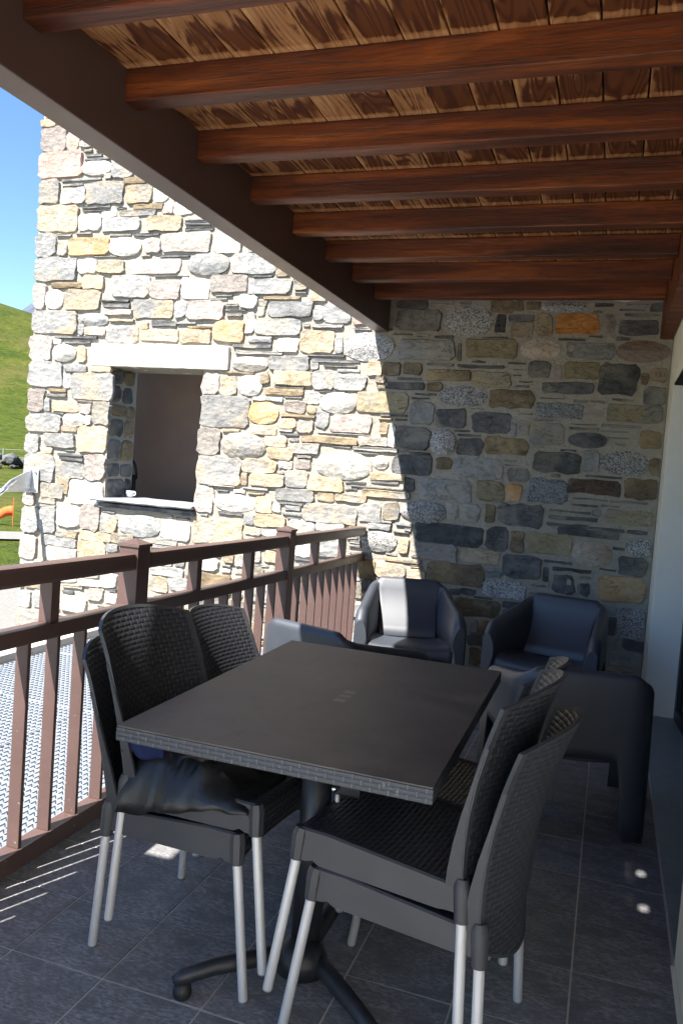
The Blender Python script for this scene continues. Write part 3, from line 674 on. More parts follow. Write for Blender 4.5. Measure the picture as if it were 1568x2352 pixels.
bm = bmesh.new()
rs = [0.0, 4, 7, 9.5, 11.3, 13, 15, 17, 20, 23, 27, 31, 36, 41, 47, 54, 62, 71, 81, 92, 104, 116, 128, 138, 148, 158, 170, 190, 230, 300, 500, 900, 2500]
NA = 144
ring = []
gi, si = [], []
for r in rs:
    ring.append([bm.verts.new((r * math.cos(2 * math.pi * k / NA) - 4, r * math.sin(2 * math.pi * k / NA) + 1, land_z(r * math.cos(2 * math.pi * k / NA) - 4, r * math.sin(2 * math.pi * k / NA) + 1) if r < 600 else -2)) for k in range(NA if r else 1)])
for i in range(len(rs) - 1):
    for k in range(NA):
        if i == 0:
            f = bm.faces.new((ring[0][0], ring[1][k], ring[1][(k + 1) % NA]))
        else:
            f = bm.faces.new((ring[i][k], ring[i + 1][k], ring[i + 1][(k + 1) % NA], ring[i][(k + 1) % NA]))
        c = f.calc_center_median()
        f.material_index = 0 if rs[i] < 7 else 1
g = obj('ground', bm, 'gravel', None, True)
g.data.materials.append(M['grass'])
struct(g)
g['label'] = 'pale gravel yard running into a sloping green mountain meadow'

# a worn pale path across the meadow
bm = bmesh.new()
gv = []
for k in range(40):
    vv = -16 + k * 0.7
    row = []
    for d in (0.0, 0.55, 1.1):
        u = 14.2 + d + 0.25 * math.sin(vv * 0.5)
        x, y = -0.669 * u + 0.743 * vv, 0.743 * u + 0.669 * vv
        row.append(bm.verts.new((x, y, land_z(x, y) + 0.035)))
    gv.append(row)
grid_faces(bm, gv)
struct(obj('path', bm, 'gravel', None, True))

# mountain ridge
bm = bmesh.new()
gv = []
for i in range(90):
    row = []
    a = R(2 + i * 1.15)
    for j in range(16):
        r = 1250 + j * 42
        x, y = -math.sin(a) * r, math.cos(a) * r
        hgt = 222 + 14 * noise.noise(Vector((a * 11, 1, 3))) + 9 * noise.noise(Vector((a * 47, 2, 5)))
        peak = 84 * math.exp(-((a - R(38.2)) / R(2.3)) ** 2)
        z = (hgt + peak) * math.sin(min(1, j / 8) * math.pi / 2) * (1 if j < 9 else 1 - (j - 8) * 0.12)
        z += 12 * noise.noise(Vector((x * 0.011, y * 0.011, 4))) + 9 * noise.noise(Vector((x * 0.04, y * 0.04, 8)))
        row.append(bm.verts.new((x, y, z - 2)))
    gv.append(row)
grid_faces(bm, gv)
mt = obj('mountain', bm, 'rock_mountain', None, False)
struct(mt)

# boulder bank with a thin fence on the meadow
t = thing('boulder_bank', 'long bank of grey boulders lying across the green hillside', 'rocks', (-28.5, 32.3, 0))
bm = bmesh.new()
rnd = random.Random(4)
for k in range(260):
    vv = rnd.uniform(-14, 8)
    uu = rnd.uniform(-1.3, 1.3)
    x, y = -0.669 * uu + 0.743 * vv, 0.743 * uu + 0.669 * vv
    s = rnd.uniform(0.14, 0.42)
    rr = bmesh.ops.create_icosphere(bm, subdivisions=1, radius=s)
    sx, sy, szz = rnd.uniform(0.7, 1.4), rnd.uniform(0.7, 1.3), rnd.uniform(0.5, 0.9)
    z0 = land_z(x - 28.5, y + 32.3) + s * 0.25 + max(0, 0.6 - abs(uu) * 0.5)
    for v in rr['verts']:
        v.co = Vector((v.co.x * sx * rnd.uniform(0.85, 1.1) + x, v.co.y * sy + y, v.co.z * szz * rnd.uniform(0.85, 1.1) + z0))
stuff(obj('boulders', bm, 'boulder', t))
t = thing('wire_fence', 'thin wire fence with slim grey posts above the boulders on the hillside', 'fence', (-28.5, 33.4, 0))
for k in range(9):
    vv = -9 + k * 2.0
    x, y = 0.743 * vv, 0.669 * vv
    z0 = land_z(x - 28.5, y + 33.4)
    bm = bmesh.new()
    tube(bm, [(x, y, z0 - 0.1), (x + 0.05, y, z0 + 1.0)], 0.02, 6)
    obj('fence_post', bm, 'steel_plate', t)
for h in (0.55, 0.95):
    bm = bmesh.new()
    pts = []
    for k in range(9):
        vv = -9 + k * 2.0
        x, y = 0.743 * vv, 0.669 * vv
        pts.append((x + 0.03, y, land_z(x - 28.5, y + 33.4) + h))
    tube(bm, pts, 0.006, 5)
    obj('fence_wire', bm, 'steel_plate', t)
# orange flag
t = thing('orange_flag', 'small orange cloth flag on a stick in the meadow', 'flag', (-10.82, 12.47, land_z(-10.82, 12.47)))
bm = bmesh.new()
tube(bm, [(0, 0, -0.05), (0, 0, 0.55)], 0.005, 6)
obj('stick', bm, 'orange_cloth', t)
bm = bmesh.new()
gv = []
for i in range(7):
    gv.append([bm.verts.new((-0.085 * i * 0.8, -0.02 * i + 0.025 * math.sin(i * 1.4 + j), 0.20 + 0.19 * j + 0.02 * math.sin(i * 1.1) - 0.02 * i)) for j in range(2)])
grid_faces(bm, gv)
fl = obj('cloth', bm, 'orange_cloth', t, True)
sm = fl.modifiers.new('thick', 'SOLIDIFY')
sm.thickness = 0.004

# ------------------------------------------------------------------ terrace floor
floor = bxo('terrace_floor', 'grout', None, -1.797, 0.306, -0.52, 5.86, -0.10, -0.0022)
struct(floor)
tile_me = []
for k in range(4):
    bm = bmesh.new()
    ww = 0.2945 if k < 3 else 0.282
    box(bm, -0.14725, -0.14725 + ww, -0.14725, 0.14725, -0.009, 0.0, 0.0009)
    me = bpy.data.meshes.new('floor_tile')
    bm.to_mesh(me)
    bm.free()
    me.materials.append(M['tile'])
    tile_me.append(me)
for i in range(7):
    for j in range(18):
        me = tile_me[3] if i == 6 else tile_me[(i + j) % 3]
        o = link('floor_tile', me, None, floor, (-1.79 + 0.15 + 0.3 * i, 0.75 + 0.3 * j, 0.0006 * random.uniform(-1, 1)))
        o.rotation_euler.z = R(random.uniform(-0.12, 0.12))
# the part of the floor behind the camera keeps one sheet of tiles
for i in range(7):
    for j in range(1, 5):
        me = tile_me[3] if i == 6 else tile_me[(i + j) % 3]
        link('floor_tile', me, None, floor, (-1.79 + 0.15 + 0.3 * i, 0.75 - 0.3 * j, 0))

struct(bxo('yard', 'concrete', None, -8.0, 0.30, -9.0, -0.525, -0.3, -0.012))  # made-up pale slab behind the camera, added to bounce sun under the roof

# ------------------------------------------------------------------ metal grating outside the railing
gr = thing('metal_grating', 'pale galvanised steel grating lying outside the brown railing', 'grating', (-2.83, 3.2, -0.08))
bm = bmesh.new()
y = -3.65
while y < 2.6:
    box(bm, -0.99, 1.0, y - 0.0016, y + 0.0016, -0.03, 0.0)
    y += 0.044
stuff(obj('bearing_bars', bm, 'galvanised', gr))
bm = bmesh.new()
x = -0.99
while x < 1.0:
    box(bm, x - 0.0018, x + 0.0018, -3.65, 2.6, -0.008, -0.0008)
    x += 0.033
stuff(obj('cross_bars', bm, 'galvanised', gr))
for y in (-1.35, -0.35, 0.65, 1.65):
    bxo('panel_edge', 'galvanised', gr, -0.99, 1.0, y - 0.004, y + 0.004, -0.034, 0.001)
bxo('panel_edge', 'galvanised', gr, 0.05, 0.058, -2.6, 2.6, -0.034, 0.001)
for yy in (0.45, 1.5):
    bm = bmesh.new()
    tube(bm, [(-0.55, yy + 0.18, 0.0005), (-0.55, yy + 0.18, 0.006)], 0.035, 16)
    obj('fixing_clip', bm, 'steel_plate', gr)
struct(bxo('grating_pit', 'dark_under', None, -3.83, -1.81, -0.52, 5.84, -0.4, -0.195))
kb = bxo('kerb', 'concrete', None, -4.06, -3.835, -0.52, 5.84, -0.45, -0.025, 0.008)
struct(kb)

# ------------------------------------------------------------------ stone building
YW = 5.85
sb = thing('stone_building', 'rough stone building wall with a square window opening, half in sun and half in shade', 'building', (-2.3, YW, 0))
def wall_grid(bm, x0, x1, z0, z1, y, hole=None, step=0.06):
    nx = int((x1 - x0) / step)
    nz = int((z1 - z0) / step)
    xs = [x0 + (x1 - x0) * i / nx for i in range(nx + 1)]
    zs = [z0 + (z1 - z0) * i / nz for i in range(nz + 1)]
    if hole:
        for k in (0, 1):
            i = min(range(len(xs)), key=lambda q: abs(xs[q] - hole[k])); xs[i] = hole[k]
            i = min(range(len(zs)), key=lambda q: abs(zs[q] - hole[k + 2])); zs[i] = hole[k + 2]
    vd = {}
    def vg(i, j):
        if (i, j) not in vd:
            x, z = xs[i], zs[j]
            vd[(i, j)] = bm.verts.new((x, y + 0.006 * noise.noise(Vector((x * 6, z * 6, 1))) + 0.004 * noise.noise(Vector((x * 21, z * 21, 3))), z))
        return vd[(i, j)]
    for i in range(len(xs) - 1):
        for j in range(len(zs) - 1):
            cx, cz = (xs[i] + xs[i + 1]) / 2, (zs[j] + zs[j + 1]) / 2
            if hole and hole[0] < cx < hole[1] and hole[2] < cz < hole[3]:
                continue
            bm.faces.new((vg(i, j), vg(i + 1, j), vg(i + 1, j + 1), vg(i, j + 1)))
OX, OY = 2.3, -YW
bm = bmesh.new()
HOLE = (-4.125, -3.24, 0.97, 2.14)
wall_grid(bm, -4.955, 0.302, -0.45, 4.6, 0.004, HOLE)
# reveals, end return and back of the wall
def quad(bm, *pts):
    bm.faces.new([bm.verts.new(p) for p in pts])
hx0, hx1, hz0, hz1 = HOLE
for a, b in (((hx0, hz0), (hx0, hz1)), ((hx0, hz1), (hx1, hz1)), ((hx1, hz1), (hx1, hz0)), ((hx1, hz0), (hx0, hz0))):
    quad(bm, (a[0], 0.012, a[1]), (b[0], 0.012, b[1]), (b[0], 0.40, b[1]), (a[0], 0.40, a[1]))
for x0, x1, z0, z1 in ((-4.955, hx0, -0.45, 4.6), (hx1, 0.302, -0.45, 4.6), (hx0, hx1, -0.45, hz0), (hx0, hx1, hz1, 4.6)):
    quad(bm, (x0, 0.40, z0), (x1, 0.40, z0), (x1, 0.40, z1), (x0, 0.40, z1))
quad(bm, (-4.955, 0.012, -0.45), (-4.955, 0.40, -0.45), (-4.955, 0.40, 4.6), (-4.955, 0.012, 4.6))
quad(bm, (-4.955, 0.012, 4.6), (0.302, 0.012, 4.6), (0.302, 0.40, 4.6), (-4.955, 0.40, 4.6))
for v in bm.verts:
    v.co.x += OX
obj('wall', bm, 'mortar', sb)

def stone_outline(w_, h_, sh, rg, n):
    jx = rg.uniform(0, 100)
    out = []
    if sh == 'e':
        tl = rg.uniform(-0.10, 0.10)
        for k in range(n):
            a = 2 * math.pi * (k + 0.5) / n
            c, s = math.cos(a), math.sin(a)
            r = (abs(c) ** 2.25 + abs(s) ** 2.25) ** (-1 / 2.25)
            q = 1 + 0.05 * noise.noise(Vector((c * 1.6 + jx, s * 1.6, jx * 0.3)))
            out.append((r * c * w_ / 2 * q, r * s * h_ / 2 * q * (1 + tl * c)))
        return out
    m = min(w_, h_)
    thin = h_ < 0.036
    cs = []
    for sx_, sz_ in ((-1, -1), (1, -1), (1, 1), (-1, 1)):
        jw = rg.uniform(-0.02, 0.10) if not thin else rg.uniform(-0.05, 0.25)
        jh = rg.uniform(-0.03, 0.11) if not thin else rg.uniform(0.0, 0.35)
        cs.append(Vector((sx_ * (w_ / 2 - jw * min(m, 0.12)), sz_ * h_ / 2 * (1 - jh), 0)))
    chs = [min(m * rg.uniform(0.07, 0.26), 0.032) for _ in range(4)]
    per = max(1, (n - 8) // 4)
    for k in range(4):
        a, b = cs[k], cs[(k + 1) % 4]
        d = b - a
        L = d.length
        d.normalize()
        nrm = Vector((d.y, -d.x, 0))
        ca, cb = min(chs[k], L * 0.4), min(chs[(k + 1) % 4], L * 0.4)
        ps, pe = a + d * ca, b - d * cb
        ns = per + (1 if k % 2 == 0 else 0) if n >= 16 else per
        for q in range(ns + 2):
            p = ps.lerp(pe, q / (ns + 1))
            amp = 0.007 + 0.055 * m
            p = p + nrm * amp * (noise.noise(Vector((p.x * 14 + jx, p.y * 14, k))) + 0.5 * noise.noise(Vector((p.x * 45 + jx, p.y * 45, k))))
            out.append((p.x, p.y))
    return out

def stone_geo(bm, x, z, w_, h_, sh, rg, n=16, depth=0.018, yoff=0.0):
    base = stone_outline(w_, h_, sh, rg, n)
    n = len(base)
    jx = rg.uniform(0, 100)
    m = min(w_, h_)
    bev = min(0.004, m * 0.10) if sh != 'e' else min(0.02, m * 0.16)
    d1 = depth
    rings = []
    ty, tx = rg.uniform(-0.07, 0.07), rg.uniform(-0.06, 0.06)
    in2 = m * rg.uniform(0.14, 0.30)
    lift = rg.uniform(-0.004, 0.003) if sh != 'e' else 0.010
    specs = ((0.0, 0.022), (0.0, -d1 * 0.55), (bev, -d1), (bev + in2, -d1 - lift))
    for ri, (ins, yy) in enumerate(specs):
        rr = []
        for px, pz in base:
            L = math.hypot(px, pz) + 1e-6
            # move inwards the same distance on every side
            fx_ = max(0.04, 1 - ins / (w_ / 2)) if ins else 1
            fz_ = max(0.04, 1 - ins / (h_ / 2)) if ins else 1
            qx, qz = px * fx_, pz * fz_
            y2 = yy + yoff
            if yy < 0:
                y2 += ty * qz + tx * qx * 0.3
                if m > 0.04:
                    y2 += (0.005 if ri < 3 else 0.008) * noise.noise(Vector((qx * 16 + jx, qz * 16, 5))) * min(1, m / 0.1)
            rr.append(bm.verts.new((x + qx, y2, z + qz)))
        rings.append(rr)
    for i in range(3):
        for k in range(n):
            bm.faces.new((rings[i][k], rings[i][(k + 1) % n], rings[i + 1][(k + 1) % n], rings[i + 1][k]))
    cv = bm.verts.new((x, yoff - d1 - lift - (0.006 if sh == 'e' else 0) + rg.uniform(-0.003, 0.003), z))
    for k in range(n):
        bm.faces.new((rings[3][k], rings[3][(k + 1) % n], cv))

rg = random.Random(21)
rows = [r.split(',') for r in STONES.split(';')]
rest = {}
for i, r in enumerate(rows):
    x, z, w_, h_ = (int(q) / 1000 for q in r[:4])
    if h_ > 0.036:
        w_ += 0.017
        h_ += 0.013
    kd, sh = r[4][0], r[4][1]
    lit = x < -1.2
    dep = rg.uniform(0.008, 0.022) if lit else rg.uniform(0.002, 0.010)
    quoin = x - w_ / 2 < -4.93
    if quoin:
        dep = rg.uniform(0.016, 0.022)
    if i < 299:
        bm = bmesh.new()
        stone_geo(bm, 0, 0, w_, h_, sh, rg, 16, dep)
        o = obj('stone', bm, 'stone_' + kd, sb, True, (x + OX, 0, z))
        autosmooth(o, 24)
        if quoin:
            # corner stones carry on round the end of the wall
            me = o.data
    else:
        b = rest.setdefault(kd, bmesh.new())
        stone_geo(b, x + OX, z, w_, h_, sh, rg, 10, dep if h_ > 0.035 else dep * 0.8)
for kd, b in rest.items():
    o = stuff(obj('rubble_stone', b, 'stone_' + kd, sb, True))
    autosmooth(o, 24)
# corner stones of the end face
zz = -0.4
while zz < 4.4:
    h_ = rg.uniform(0.14, 0.24)
    yy = 0.03
    while yy < 0.36:
        w_ = min(rg.uniform(0.14, 0.3), 0.39 - yy)
        bm = bmesh.new()
        stone_geo(bm, 0, 0, w_ - 0.012, h_ - 0.014, 'q', rg, 10, 0.018)
        o = obj('end_stone', bm, 'stone_' + rg.choice('ggpow'), sb, True, (-4.955 + OX, yy + w_ / 2, zz + h_ / 2))
        o.rotation_euler.z = R(-90)
        yy += w_
    zz += h_
# window jamb stones inside the opening
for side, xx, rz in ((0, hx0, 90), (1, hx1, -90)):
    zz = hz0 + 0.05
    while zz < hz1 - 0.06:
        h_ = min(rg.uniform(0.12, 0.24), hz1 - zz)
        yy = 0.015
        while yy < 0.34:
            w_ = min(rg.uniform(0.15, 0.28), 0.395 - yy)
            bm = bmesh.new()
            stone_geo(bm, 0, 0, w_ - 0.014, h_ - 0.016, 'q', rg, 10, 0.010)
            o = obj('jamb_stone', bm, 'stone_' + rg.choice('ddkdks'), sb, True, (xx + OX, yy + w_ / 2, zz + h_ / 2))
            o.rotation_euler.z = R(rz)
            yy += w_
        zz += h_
# lintel: one long pale block
bm = bmesh.new()
box(bm, -4.325 + OX, -3.012 + OX, -0.026, 0.38, 2.142, 2.332, 0.012)
bmesh.ops.subdivide_edges(bm, edges=[e for e in bm.edges if e.calc_length() > 0.3], cuts=18, use_grid_fill=True)
for v in bm.verts:
    v.co += Vector((0, 0.005 * noise.noise(v.co * 9), 0.004 * noise.noise(v.co * 14 + Vector((3, 1, 0)))))
obj('lintel', bm, 'lintel_stone', sb)
# slate sill, split ragged edge
bm = bmesh.new()
gv = []
NX = 26
for lay, (yy, zz) in enumerate(((0.38, 1.022), (0.20, 1.021), (0.02, 1.018), (-0.060, 1.012), (-0.075, 1.0), (-0.062, 0.988), (0.02, 0.984))):
    row = []
    for i in range(NX + 1):
        x = -4.225 + 0.99 * i / NX
        dy = 0.022 * noise.noise(Vector((x * 5, lay * 0.35, 1))) if 2 < lay < 6 else 0
        if yy > 0.015:
            x = max(-4.118, min(-3.246, x))
        row.append(bm.verts.new((x + OX, yy + dy, zz + 0.004 * noise.noise(Vector((x * 8, yy * 8, 4))))))
    gv.append(row)
grid_faces(bm, gv)
for k in (0, -1):
    bm.faces.new([gv[i][k] for i in range(3, 7)])
obj('sill', bm, 'slate_sill', sb)
bm = bmesh.new()
stone_geo(bm, -3.70 + OX, 0.955, 0.93, 0.045, 'q', rg, 24, 0.030)
obj('sill_bed', bm, 'stone_s', sb, True)

# behind the window
bd = bxo('board', 'board', None, -4.75, -3.80, 6.85, 6.88, -0.2, 2.75)
tag(bd, 'plain brown upright board behind the stone window opening', 'board')
t = thing('coffee_cup', 'small white coffee cup standing on the slate window sill', 'cup', (-4.035, 6.10, 1.026), 0)
bm = bmesh.new()
prof = [(0.020, 0.0), (0.028, 0.006), (0.036, 0.028), (0.039, 0.056), (0.036, 0.056), (0.032, 0.028), (0.0, 0.01)]
gv = [[bm.verts.new((r * math.cos(2 * math.pi * k / 20), r * math.sin(2 * math.pi * k / 20), z)) for r, z in prof] for k in range(20)]
gv.append(gv[0])
grid_faces(bm, gv)
obj('bowl', bm, 'porcelain', t, True)
bm = bmesh.new()
tube(bm, [(0.034, 0, 0.046), (0.052, 0, 0.048), (0.060, 0, 0.034), (0.050, 0, 0.018), (0.033, 0, 0.016)], 0.004, 8)
obj('handle', bm, 'porcelain', t, True)
t = thing('inside_chair', 'dark chair back standing behind the window beside the board', 'chair', (-4.36, 6.60, 0.55), 0)
bm = bmesh.new()
gv = []
for i in range(13):
    a = math.pi * i / 12
    gv.append([bm.verts.new((0.09 * math.cos(a) * k - 0.04, 0.0, 0.62 + 0.20 * math.sin(a) * k)) for k in (1.0, 0.9)])
grid_faces(bm, gv)
for v in [v for v in bm.verts]:
    pass
o = obj('back_rim', bm, 'black_plastic', t, True)
md = o.modifiers.new('thick', 'SOLIDIFY'); md.thickness = 0.03
bxo('back_panel', 'black_plastic', t, -0.12, 0.045, -0.012, 0.012, 0.2, 0.66)
for sx_ in (-0.11, 0.035):
    bm = bmesh.new()
    tube(bm, [(sx_, 0, -0.77), (sx_, 0, 0.25)], 0.014, 8)
    obj('leg', bm, 'aluminium', t, True)
t = bxo('white_board', 'porcelain', None, -4.26, -4.17, 7.5, 7.54, 0.2, 1.3)
tag(t, 'narrow white board seen past the right edge of the brown board', 'board')

# steel bracket with its stay rod on the corner of the wall
t = thing('wall_bracket', 'galvanised triangular steel bracket and stay rod bolted to the stone corner', 'bracket', (-4.865, YW - 0.03, 1.11))
bxo('wall_plate', 'steel_plate', t, -0.075, 0.075, -0.008, 0.0, -0.105, 0.105, 0.002)
bm = bmesh.new()
pl = [(-0.003, -0.01, 0.10), (-0.003, -0.01, -0.10), (-0.003, -0.30, -0.10), (-0.003, -0.36, -0.07), (-0.003, -0.27, 0.0)]
a = [bm.verts.new(p) for p in pl]
b = [bm.verts.new((p[0] + 0.008, p[1], p[2])) for p in pl]
bm.faces.new(a); bm.faces.new(b[::-1])
for k in range(5):
    bm.faces.new((a[k], a[(k + 1) % 5], b[(k + 1) % 5], b[k]))
obj('gusset', bm, 'steel_plate', t)
bm = bmesh.new()
tube(bm, [(-0.012, -0.22, -0.005), (-0.012, -0.42, -0.125)], 0.016, 10)
tube(bm, [(0.016, -0.22, -0.005), (0.016, -0.42, -0.125)], 0.016, 10)
obj('fork', bm, 'chrome', t, True)
bm = bmesh.new()
tube(bm, [(0.002, -0.38, -0.10), (0.002, -1.75, -0.98)], 0.014, 12)
obj('stay_rod', bm, 'steel_plate', t, True)
for sx_ in (-0.05, 0.05):
    for szz in (-0.075, 0.075):
        bm = bmesh.new()
        tube(bm, [(sx_, -0.007, szz), (sx_, -0.02, szz)], 0.011, 6)
        obj('bolt', bm, 'chrome', t)

# ------------------------------------------------------------------ house front on the right
hf = thing('house_front', 'cream rendered house front with a deep patio door opening', 'building', (0.305, 0, 0))
bm = bmesh.new()
box(bm, 0.0, 0.22, -9.0, 2.585, -0.32, 3.2)
obj('wall', bm, 'render_wall', hf)
bxo('wall', 'render_wall', hf, 0.0, 0.22, 5.40, 6.2, -0.1, 3.2)
bxo('lintel', 'render_wall', hf, 0.001, 0.22, 2.587, 5.398, 2.10, 3.2)
bxo('jamb_lining', 'jamb_paint', hf, 0.004, 0.40, 5.394, 5.399, 0.0, 2.098)
bxo('head_lining', 'dark_under', hf, 0.004, 0.22, 2.59, 5.392, 2.088, 2.098)  # dark sheet standing in for the shadow under the lintel
bm = bmesh.new()
box(bm, -0.014, -0.001, -2.6, 2.55, 0.0, 0.006)
obj('wall_foot', bm, 'render_wall', hf)
# ribbed aluminium threshold
bm = bmesh.new()
box(bm, -0.004, 0.24, 2.60, 5.39, -0.02, -0.004)
y = 2.605
while y < 5.385:
    box(bm, -0.003, 0.235, y, y + 0.006, -0.004, 0.001)
    y += 0.0125
stuff(obj('ribbed_threshold', bm, 'sill_alu', hf))
# patio door, standing a little out of line
pd = thing('patio_door', 'dark framed glass patio door set back in the cream house front', 'door', (0.489, 5.385, 0.0), R(4.35))
bxo('door_frame', 'door_frame', pd, 0.0, 0.05, -0.055, 0.0, 0.002, 2.08)
bxo('door_frame', 'door_frame', pd, 0.0, 0.05, -2.75, -2.70, 0.002, 2.08)
bxo('door_frame', 'door_frame', pd, 0.0, 0.05, -2.70, -0.055, 0.002, 0.07)
bxo('door_frame', 'door_frame', pd, 0.0, 0.05, -2.70, -0.055, 2.01, 2.08)
bxo('door_frame', 'door_frame', pd, 0.0, 0.05, -1.40, -1.34, 0.07, 2.01)
bxo('pane', 'door_glass', pd, 0.02, 0.028, -1.34, -0.055, 0.07, 2.01)
bxo('pane', 'door_glass', pd, 0.02, 0.028, -2.70, -1.40, 0.07, 2.01)
bxo('inner_wall', 'dark_under', hf, 0.40, 0.42, 2.0, 5.84, -0.1, 3.2)

# ------------------------------------------------------------------ wooden roof
rf = thing('wooden_roof', 'stained timber balcony roof of planks over cross joists with a dark edge beam', 'roof', (-0.75, 2.0, 2.6))
RO = Vector((0.75, -2.0, -2.6))
def rbox(name, mat, x0, x1, y0, y1, z0, z1, bev=0.0, kind=None):
    bm = bmesh.new()
    box(bm, x0, x1, y0, y1, z0, z1, bev)
    bm.transform(Matrix.Translation(RO)) if False else None
    o = obj(name, bm, mat, rf)
    o.matrix_parent_inverse = Matrix.Translation(RO)
    return o
PZ = 2.735
RY0 = -0.45
for k in range(15):
    x0 = -1.716 + 0.143 * k
    if x0 > 0.24:
        break
    dz = random.uniform(-0.001, 0.002)
    y0 = 5.838
    if k == 8:
        # two made-up slots, cut out of view to throw sun spots on the floor
        za, zb_ = PZ + dz, PZ + 0.024 + dz
        xa, xb = x0 + 0.003, x0 + 0.140
        bm = bmesh.new()
        box(bm, xa, xb, RY0, 0.945, za, zb_)
        box(bm, xa, xb, 1.005, 1.205, za, zb_)
        box(bm, xa, xb, 1.262, y0, za, zb_)
        for ya, yb in ((0.945, 1.005), (1.205, 1.262)):
            box(bm, xa, -0.541, ya + 0.0002, yb - 0.0002, za, zb_)
            box(bm, -0.519, xb, ya + 0.0002, yb - 0.0002, za, zb_)
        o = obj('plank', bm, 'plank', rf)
        o.matrix_parent_inverse = Matrix.Translation(RO)
        continue
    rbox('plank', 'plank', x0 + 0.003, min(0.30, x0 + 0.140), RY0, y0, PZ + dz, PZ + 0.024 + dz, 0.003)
# boarding added above the planks to block light, open over the cut slots
def deckpiece(x0, x1, y0, y1):
    rbox('roof_board', 'dark_under', x0, x1, y0, y1, PZ + 0.03, PZ + 0.06)
deckpiece(-1.80, -0.655, RY0, 5.84)
deckpiece(-0.454, 0.33, RY0, 5.84)
deckpiece(-0.6545, -0.4545, RY0, 0.83)
deckpiece(-0.6545, -0.4545, 1.045, 1.11)
deckpiece(-0.6545, -0.4545, 1.315, 5.84)
for k in range(-9, 8):
    y0 = 1.89 + 0.5 * k + 0.012 * (1 if k > 3 else 0)
    if y0 + 0.08 > 5.83 or y0 < RY0 + 0.1:
        continue
    jo = random.uniform(-0.004, 0.004)
    bm = bmesh.new()
    vs_ = box(bm, -1.693, 0.216, y0, y0 + 0.078, 2.625 + jo, 2.7335, 0.007)
    for v in bm.verts:
        v.co.z += 0.002 * noise.noise(Vector((v.co.x * 2, y0, 0)))
    o = obj('joist', bm, 'joist', rf)
    o.matrix_parent_inverse = Matrix.Translation(RO)
rbox('edge_beam', 'paint', -1.80, -1.692, RY0, 5.845, 2.467, 2.79, 0.006)
rbox('ledger_beam', 'joist', 0.217, 0.300, RY0, 5.845, 2.448, 2.732, 0.005)
rbox('fascia', 'paint', -1.84, -1.802, RY0, 5.84, 2.60, 2.84)
rbox('eave', 'paint', -2.20, -1.842, RY0, 0.61, 2.60, 2.66)  # unseen slab added to keep sun off the near floor
rbox('eave', 'paint', -2.085, -1.842, 0.612, 0.80, 2.60, 2.66)  # unseen extension, added to trim the sun patch by the chairs

# ------------------------------------------------------------------ railing
rl = thing('balcony_railing', 'reddish brown painted railing with slim uprights along the terrace edge', 'railing', (-1.78, 2.76, 0))
RLO = Vector((1.78, -2.76, 0))
def slope(y):
    return -0.0142 * (y - 2.0)
def rail_box(name, x0, x1, y0, y1, z0, z1, bev, sloped=True, top=None):
    bm = bmesh.new()
    box(bm, x0, x1, y0, y1, z0, z1, bev)
    for v in bm.verts:
        if sloped:
            v.co.z += slope(v.co.y)
        v.co += RLO
    return obj(name, bm, 'paint', rl)
XI, XO = -1.750, -1.815
posts = [1.150, 2.718, 4.300]
PW = 0.088
ends = []
for py in posts:
    bm = bmesh.new()
    zt = 1.062 + slope(py)
    box(bm, -1.832, -1.744, py, py + PW, -0.09, zt, 0.004)
    box(bm, -1.838, -1.738, py - 0.006, py + PW + 0.006, zt, zt + 0.012, 0.003)
    c = bm.verts.new((-1.788, py + PW / 2, zt + 0.033))
    q = [bm.verts.new(p) for p in ((-1.837, py - 0.005, zt + 0.0125), (-1.739, py - 0.005, zt + 0.0125), (-1.739, py + PW + 0.005, zt + 0.0125), (-1.837, py + PW + 0.005, zt + 0.0125))]
    for k in range(4):
        bm.faces.new((q[k], q[(k + 1) % 4], c))
    for v in bm.verts:
        v.co += RLO
    obj('post', bm, 'paint', rl)
bays = [(-1.2, 1.149), (posts[0] + PW + 0.001, posts[1] - 0.001), (posts[1] + PW + 0.001, posts[2] - 0.001), (posts[2] + PW + 0.001, 5.838)]
for a, b in bays:
    if a < 0:
        a = 0.0
    rail_box('top_rail', XO - 0.003, XI + 0.003, a, b, 0.972, 1.040, 0.014)
    rail_box('mid_rail', XO, XI, a, b, 0.779, 0.833, 0.006)
    rail_box('bottom_rail', XO, XI, a, b, 0.018, 0.086, 0.006, False)
    n = 9
    for k in range(1, n + 1):
        y = a + (b - a) * k / (n + 1) + 0.008
        if y < 0.9:
            continue
        bm = bmesh.new()
        zt = 0.780 + slope(y)
        box(bm, -1.806, -1.757, y - 0.008, y + 0.008, 0.0865, zt, 0.0025)
        for v in bm.verts:
            v.co += RLO
        obj('baluster', bm, 'paint', rl)
    for fr in (0.30, 0.685):
        y = a + (b - a) * fr
        if y < 0.9:
            continue
        bm = bmesh.new()
        box(bm, -1.808, -1.757, y - 0.022, y + 0.022, 0.8325 + slope(y), 0.9735 + slope(y), 0.003)
        for v in bm.verts:
            v.co += RLO
        obj('spacer', bm, 'paint', rl)

